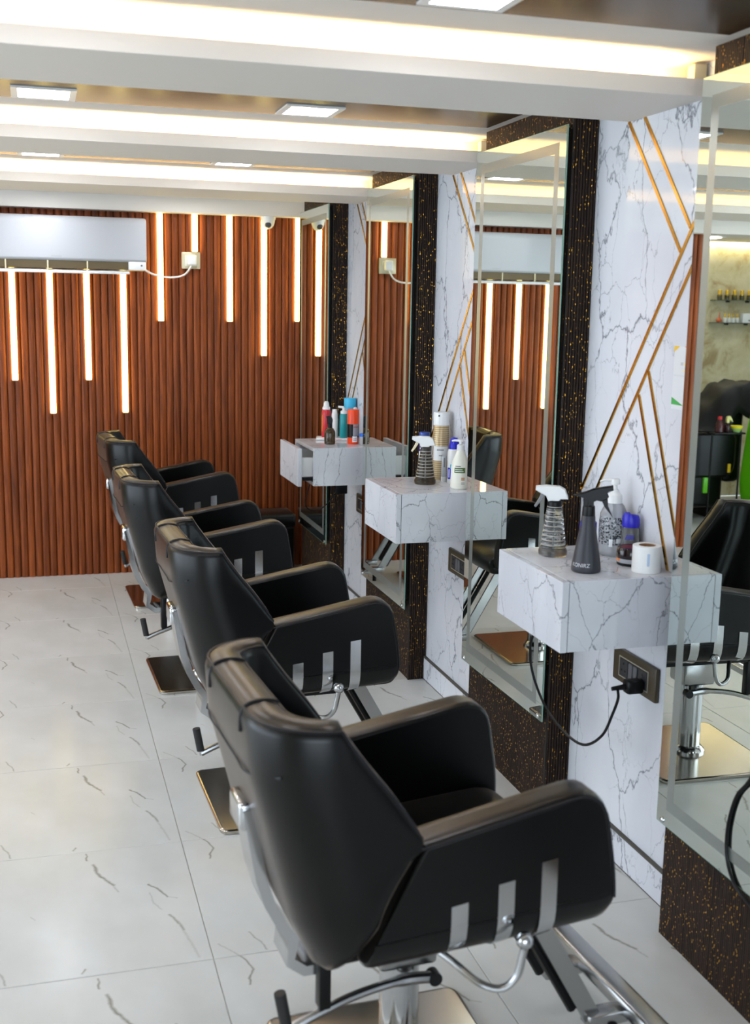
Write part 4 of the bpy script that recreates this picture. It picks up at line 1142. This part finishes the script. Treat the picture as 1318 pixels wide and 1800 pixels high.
# ================================================================== WASH AREA (seen only in the nearest mirror)
t = thing('glass_shelf', 'upper glass shelf of gold bottles on the beige marble wall', 'shelf', (-2.92, YALC, 1.776), 0, 'glass shelves')
MB().rbox(-0.22, 0.22, -0.11, 0, -0.006, 0, 0.001, 1).build('pane', M_GLASS, t)
for x in (-0.15, 0.05): MB().box(x - 0.012, x + 0.012, -0.03, 0, -0.022, -0.006).build('bracket', M_BLACK, t, smooth=False)
t2 = copy_tree(t); t2.location = (-2.92, YALC, 1.577); t2['label'] = 'lower glass shelf with white bottles on the beige marble wall'
gold = mat('gold_cap', (196, 160, 44), 0.25, metal=0.6)
order = ['rightmost', 'second from the right', 'middle', 'second from the left', 'leftmost']
for i in range(5):
    x = -2.755 - i * 0.075
    b = thing('gold_bottle', '%s gold-capped dark bottle on the upper glass shelf' % order[4 - i], 'bottle', (x, YALC - 0.06, 1.776), 0, 'gold bottles')
    MB().lathe([(0.020, 0), (0.022, 0.002), (0.022, 0.040), (0.014, 0.046)], 16).build('body', mat('olive_glass', (58, 54, 18), 0.2), b)
    MB().lathe([(0.016, 0.044), (0.016, 0.084), (0.014, 0.086)], 16).build('cap', gold, b)
b = thing('copper_flask', 'round copper flask at the left of the lower glass shelf', 'flask', (-2.765, YALC - 0.06, 1.577))
MB().lathe([(0.012, 0), (0.022, 0.008), (0.024, 0.022), (0.016, 0.036), (0.006, 0.044), (0.005, 0.075), (0.003, 0.09)], 16).build('body', mat('copper', (190, 96, 60), 0.3, metal=0.6), b)
for i in range(4):
    x = -2.825 - i * 0.042
    b = thing('serum_bottle', '%s white serum bottle with gold cap on the lower glass shelf' % ['first', 'second', 'third', 'fourth'][i], 'bottle', (x, YALC - 0.06, 1.577), 0, 'serum bottles')
    MB().lathe([(0.015, 0), (0.017, 0.002), (0.017, 0.040), (0.010, 0.046)], 14).build('body', M_PLAST, b)
    MB().lathe([(0.008, 0.045), (0.008, 0.078)], 12).build('cap', gold, b)
b = thing('product_box', 'white product box on the lower glass shelf', 'box', (-3.035, YALC - 0.06, 1.577))
MB().rbox(-0.045, 0.045, -0.025, 0.025, 0, 0.085, 0.001, 1).build('box', mat('box_white', (222, 226, 228), 0.5), b)
MB().box(-0.04, -0.015, -0.0255, -0.024, 0.016, 0.026).build('print', M_BLACK, b, smooth=False)
MB().box(XLEFT + 0.05, XPART - 0.05, YALC - 0.05, YALC - 0.02, ZC - 0.030, ZC - 0.002).build('alcove_light', M_ALCOVE, None, smooth=False)
tag(bpy.data.objects['alcove_light'], 'long light strip along the top of the beige marble wall', 'light strip')

WU, WV = -1.99, 8.35
t = thing('wash_chair', 'black hair-wash chair seen in the nearest mirror', 'wash chair', (WU, WV, 0))
MB().rbox(-0.26, 0.34, -0.24, 0.27, 0.10, 0.44, 0.04, 3).build('seat', M_LEATHER, t)
arm = rnd_poly([(-0.34, 0.36, 0.05), (0.30, 0.36, 0.12), (0.30, 0.72, 0.07), (-0.34, 0.72, 0.05)], 5)
for y in (-0.33, 0.27):
    MB().layered(arm, [(y, 0.02), (y + 0.01, 0.0), (y + 0.08, 0), (y + 0.09, 0.02)], lambda a, b_, c: (-a, c, b_)).build('arm', M_LEATHER, t, ang=45)
MB().rbox(-0.42, -0.26, -0.24, 0.27, 0.30, 0.98, 0.05, 3).build('backrest', M_LEATHER, t)
MB().box(0.12, 0.20, -0.22, 0.25, 0.0, 0.10).build('foot', M_BLACK, t, smooth=False)
MB().box(-0.3, -0.2, -0.22, 0.25, 0, 0.10).build('foot', M_BLACK, t, smooth=False)
grn = mat('lime_green_shell', (96, 190, 20), 0.3)
MB().rbox(-0.05, -0.01, -0.345, -0.325, 0.24, 0.365, 0.004).build('green_panel', grn, t)
MB().rbox(-0.25, -0.225, -0.342, -0.328, 0.40, 0.47, 0.003).build('yellow_tag', mat('tag_yellow', (240, 200, 30), 0.4), t)
t = thing('basin_unit', 'lime green and black backwash basin unit seen in the nearest mirror', 'wash basin', (-2.625, 7.85, 0))
sh = rnd_poly([(-0.34, 0.0, 0.02), (0.26, 0.0, 0.02), (0.345, 0.30, 0.1), (0.30, 0.80, 0.1), (0.24, 1.02, 0.1), (-0.34, 1.02, 0.1)], 5)
MB().layered(sh, [(-0.11, 0.02), (-0.095, 0), (0.095, 0), (0.11, 0.02)], lambda a, b_, c: (a, c, b_)).build('shell', grn, t, ang=45)
sh2 = rnd_poly([(-0.30, 0.12, 0.02), (0.17, 0.12, 0.08), (0.27, 0.36, 0.1), (0.235, 0.62, 0.1), (0.10, 0.74, 0.08), (-0.30, 0.80, 0.1)], 5)
MB().layered(sh2, [(-0.122, 0.02), (-0.115, 0), (-0.105, 0)], lambda a, b_, c: (a, c, b_)).build('black_inset', M_BLACK, t, ang=45)
MB().rbox(-0.34, 0.22, -0.10, 0.10, 1.02, 1.07, 0.02, 3).build('basin', M_BLACK, t)
# black cape heaped over the backrest
t = thing('black_cape', 'black cutting cape heaped over the hair-wash chair, seen in the mirror', 'cape', (-2.33, WV, 0.985))
ridge = [(-0.34, 0.02), (-0.25, 0.10), (-0.10, 0.135), (0.05, 0.09), (0.14, 0.02), (0.24, -0.09), (0.34, -0.24)]
nx, ny = 26, 20
vs = []; fs = []
for i in range(nx + 1):
    for j in range(ny + 1):
        u = i / nx; w = j / ny
        x = lerp(0.34, -0.34, u)
        rz_ = interp(ridge, x) + 0.010 * math.sin(u * 17)
        q = abs(w - 0.5) * 2                        # 0 on the ridge, 1 at the two hems
        y = (w - 0.5) * 0.60
        z = rz_ - 0.02 * q - max(0, q - 0.55) * (0.55 + 0.1 * math.sin(u * 11)) + 0.018 * math.sin(u * 13 + w * 15) * q + 0.010 * math.sin(u * 29 - w * 7)
        vs.append((x + 0.015 * math.sin(w * 12 + u * 5), y + 0.02 * math.sin(u * 15) * q, max(z, -0.26)))
for i in range(nx):
    for j in range(ny):
        a = i * (ny + 1) + j
        fs.append((a, a + 1, a + ny + 2, a + ny + 1))
cape = MB().add(vs, fs).build('cloth', mat('cape_nylon', (10, 11, 13), 0.6, spec=0.3), t, ang=80)
sm = cape.modifiers.new('thickness', 'SOLIDIFY'); sm.thickness = 0.006
AY, AZ = 7.93, 0.735
t = thing('slim_trolley', 'slim black trolley tray in front of the hair-wash chair, seen in the mirror', 'trolley', (-2.13, AY, 0))
MB().rbox(-0.14, 0.14, -0.05, 0.05, 0.721, 0.735, 0.004).build('tray', M_BLACK, t)
for x in (-0.13, 0.13):
    MB().tube([(x, 0, 0), (x, 0, 0.722)], 0.008, 8).build('leg', M_BLACK, t)
t = thing('red_bottle', 'dark red bottle with red cap, seen in the nearest mirror', 'bottle', (-2.06, AY, AZ))
MB().lathe([(0.03, 0), (0.034, 0.004), (0.034, 0.06), (0.018, 0.10), (0.014, 0.104)], 18).build('body', mat('wine_red', (72, 24, 28), 0.15), t)
MB().lathe([(0.017, 0.102), (0.017, 0.122), (0.015, 0.124)], 16).build('cap', mat('cap_red', (204, 34, 34), 0.3), t)
t = thing('yellow_spray', 'pale yellow trigger spray beside the dark red bottle', 'spray bottle', (-2.13, AY, AZ))
MB().lathe([(0.024, 0), (0.026, 0.003), (0.026, 0.05), (0.012, 0.075)], 16).build('body', mat('wine_dark', (50, 24, 30), 0.2), t)
prism_head([(-12, 0), (10, 0), (14, 30), (8, 52), (-16, 56), (-34, 34), (-44, 10), (-36, 8), (-14, 30)], 0.012, 0.001, 0.072, 'spray_head', mat('pale_yellow', (226, 222, 140), 0.4), t)
t = thing('yellow_bowl', 'yellow rimmed green bowl beside the basin, seen in the nearest mirror', 'bowl', (-2.215, AY, AZ))
MB().lathe([(0.026, 0), (0.030, 0.006), (0.042, 0.030)], 22).build('bowl', mat('pale_green', (176, 218, 130), 0.4), t)
MB().lathe([(0.043, 0.030), (0.048, 0.042), (0.048, 0.050), (0.042, 0.044)], 22, cap=False).build('rim', mat('lemon_yellow', (240, 220, 30), 0.35), t)
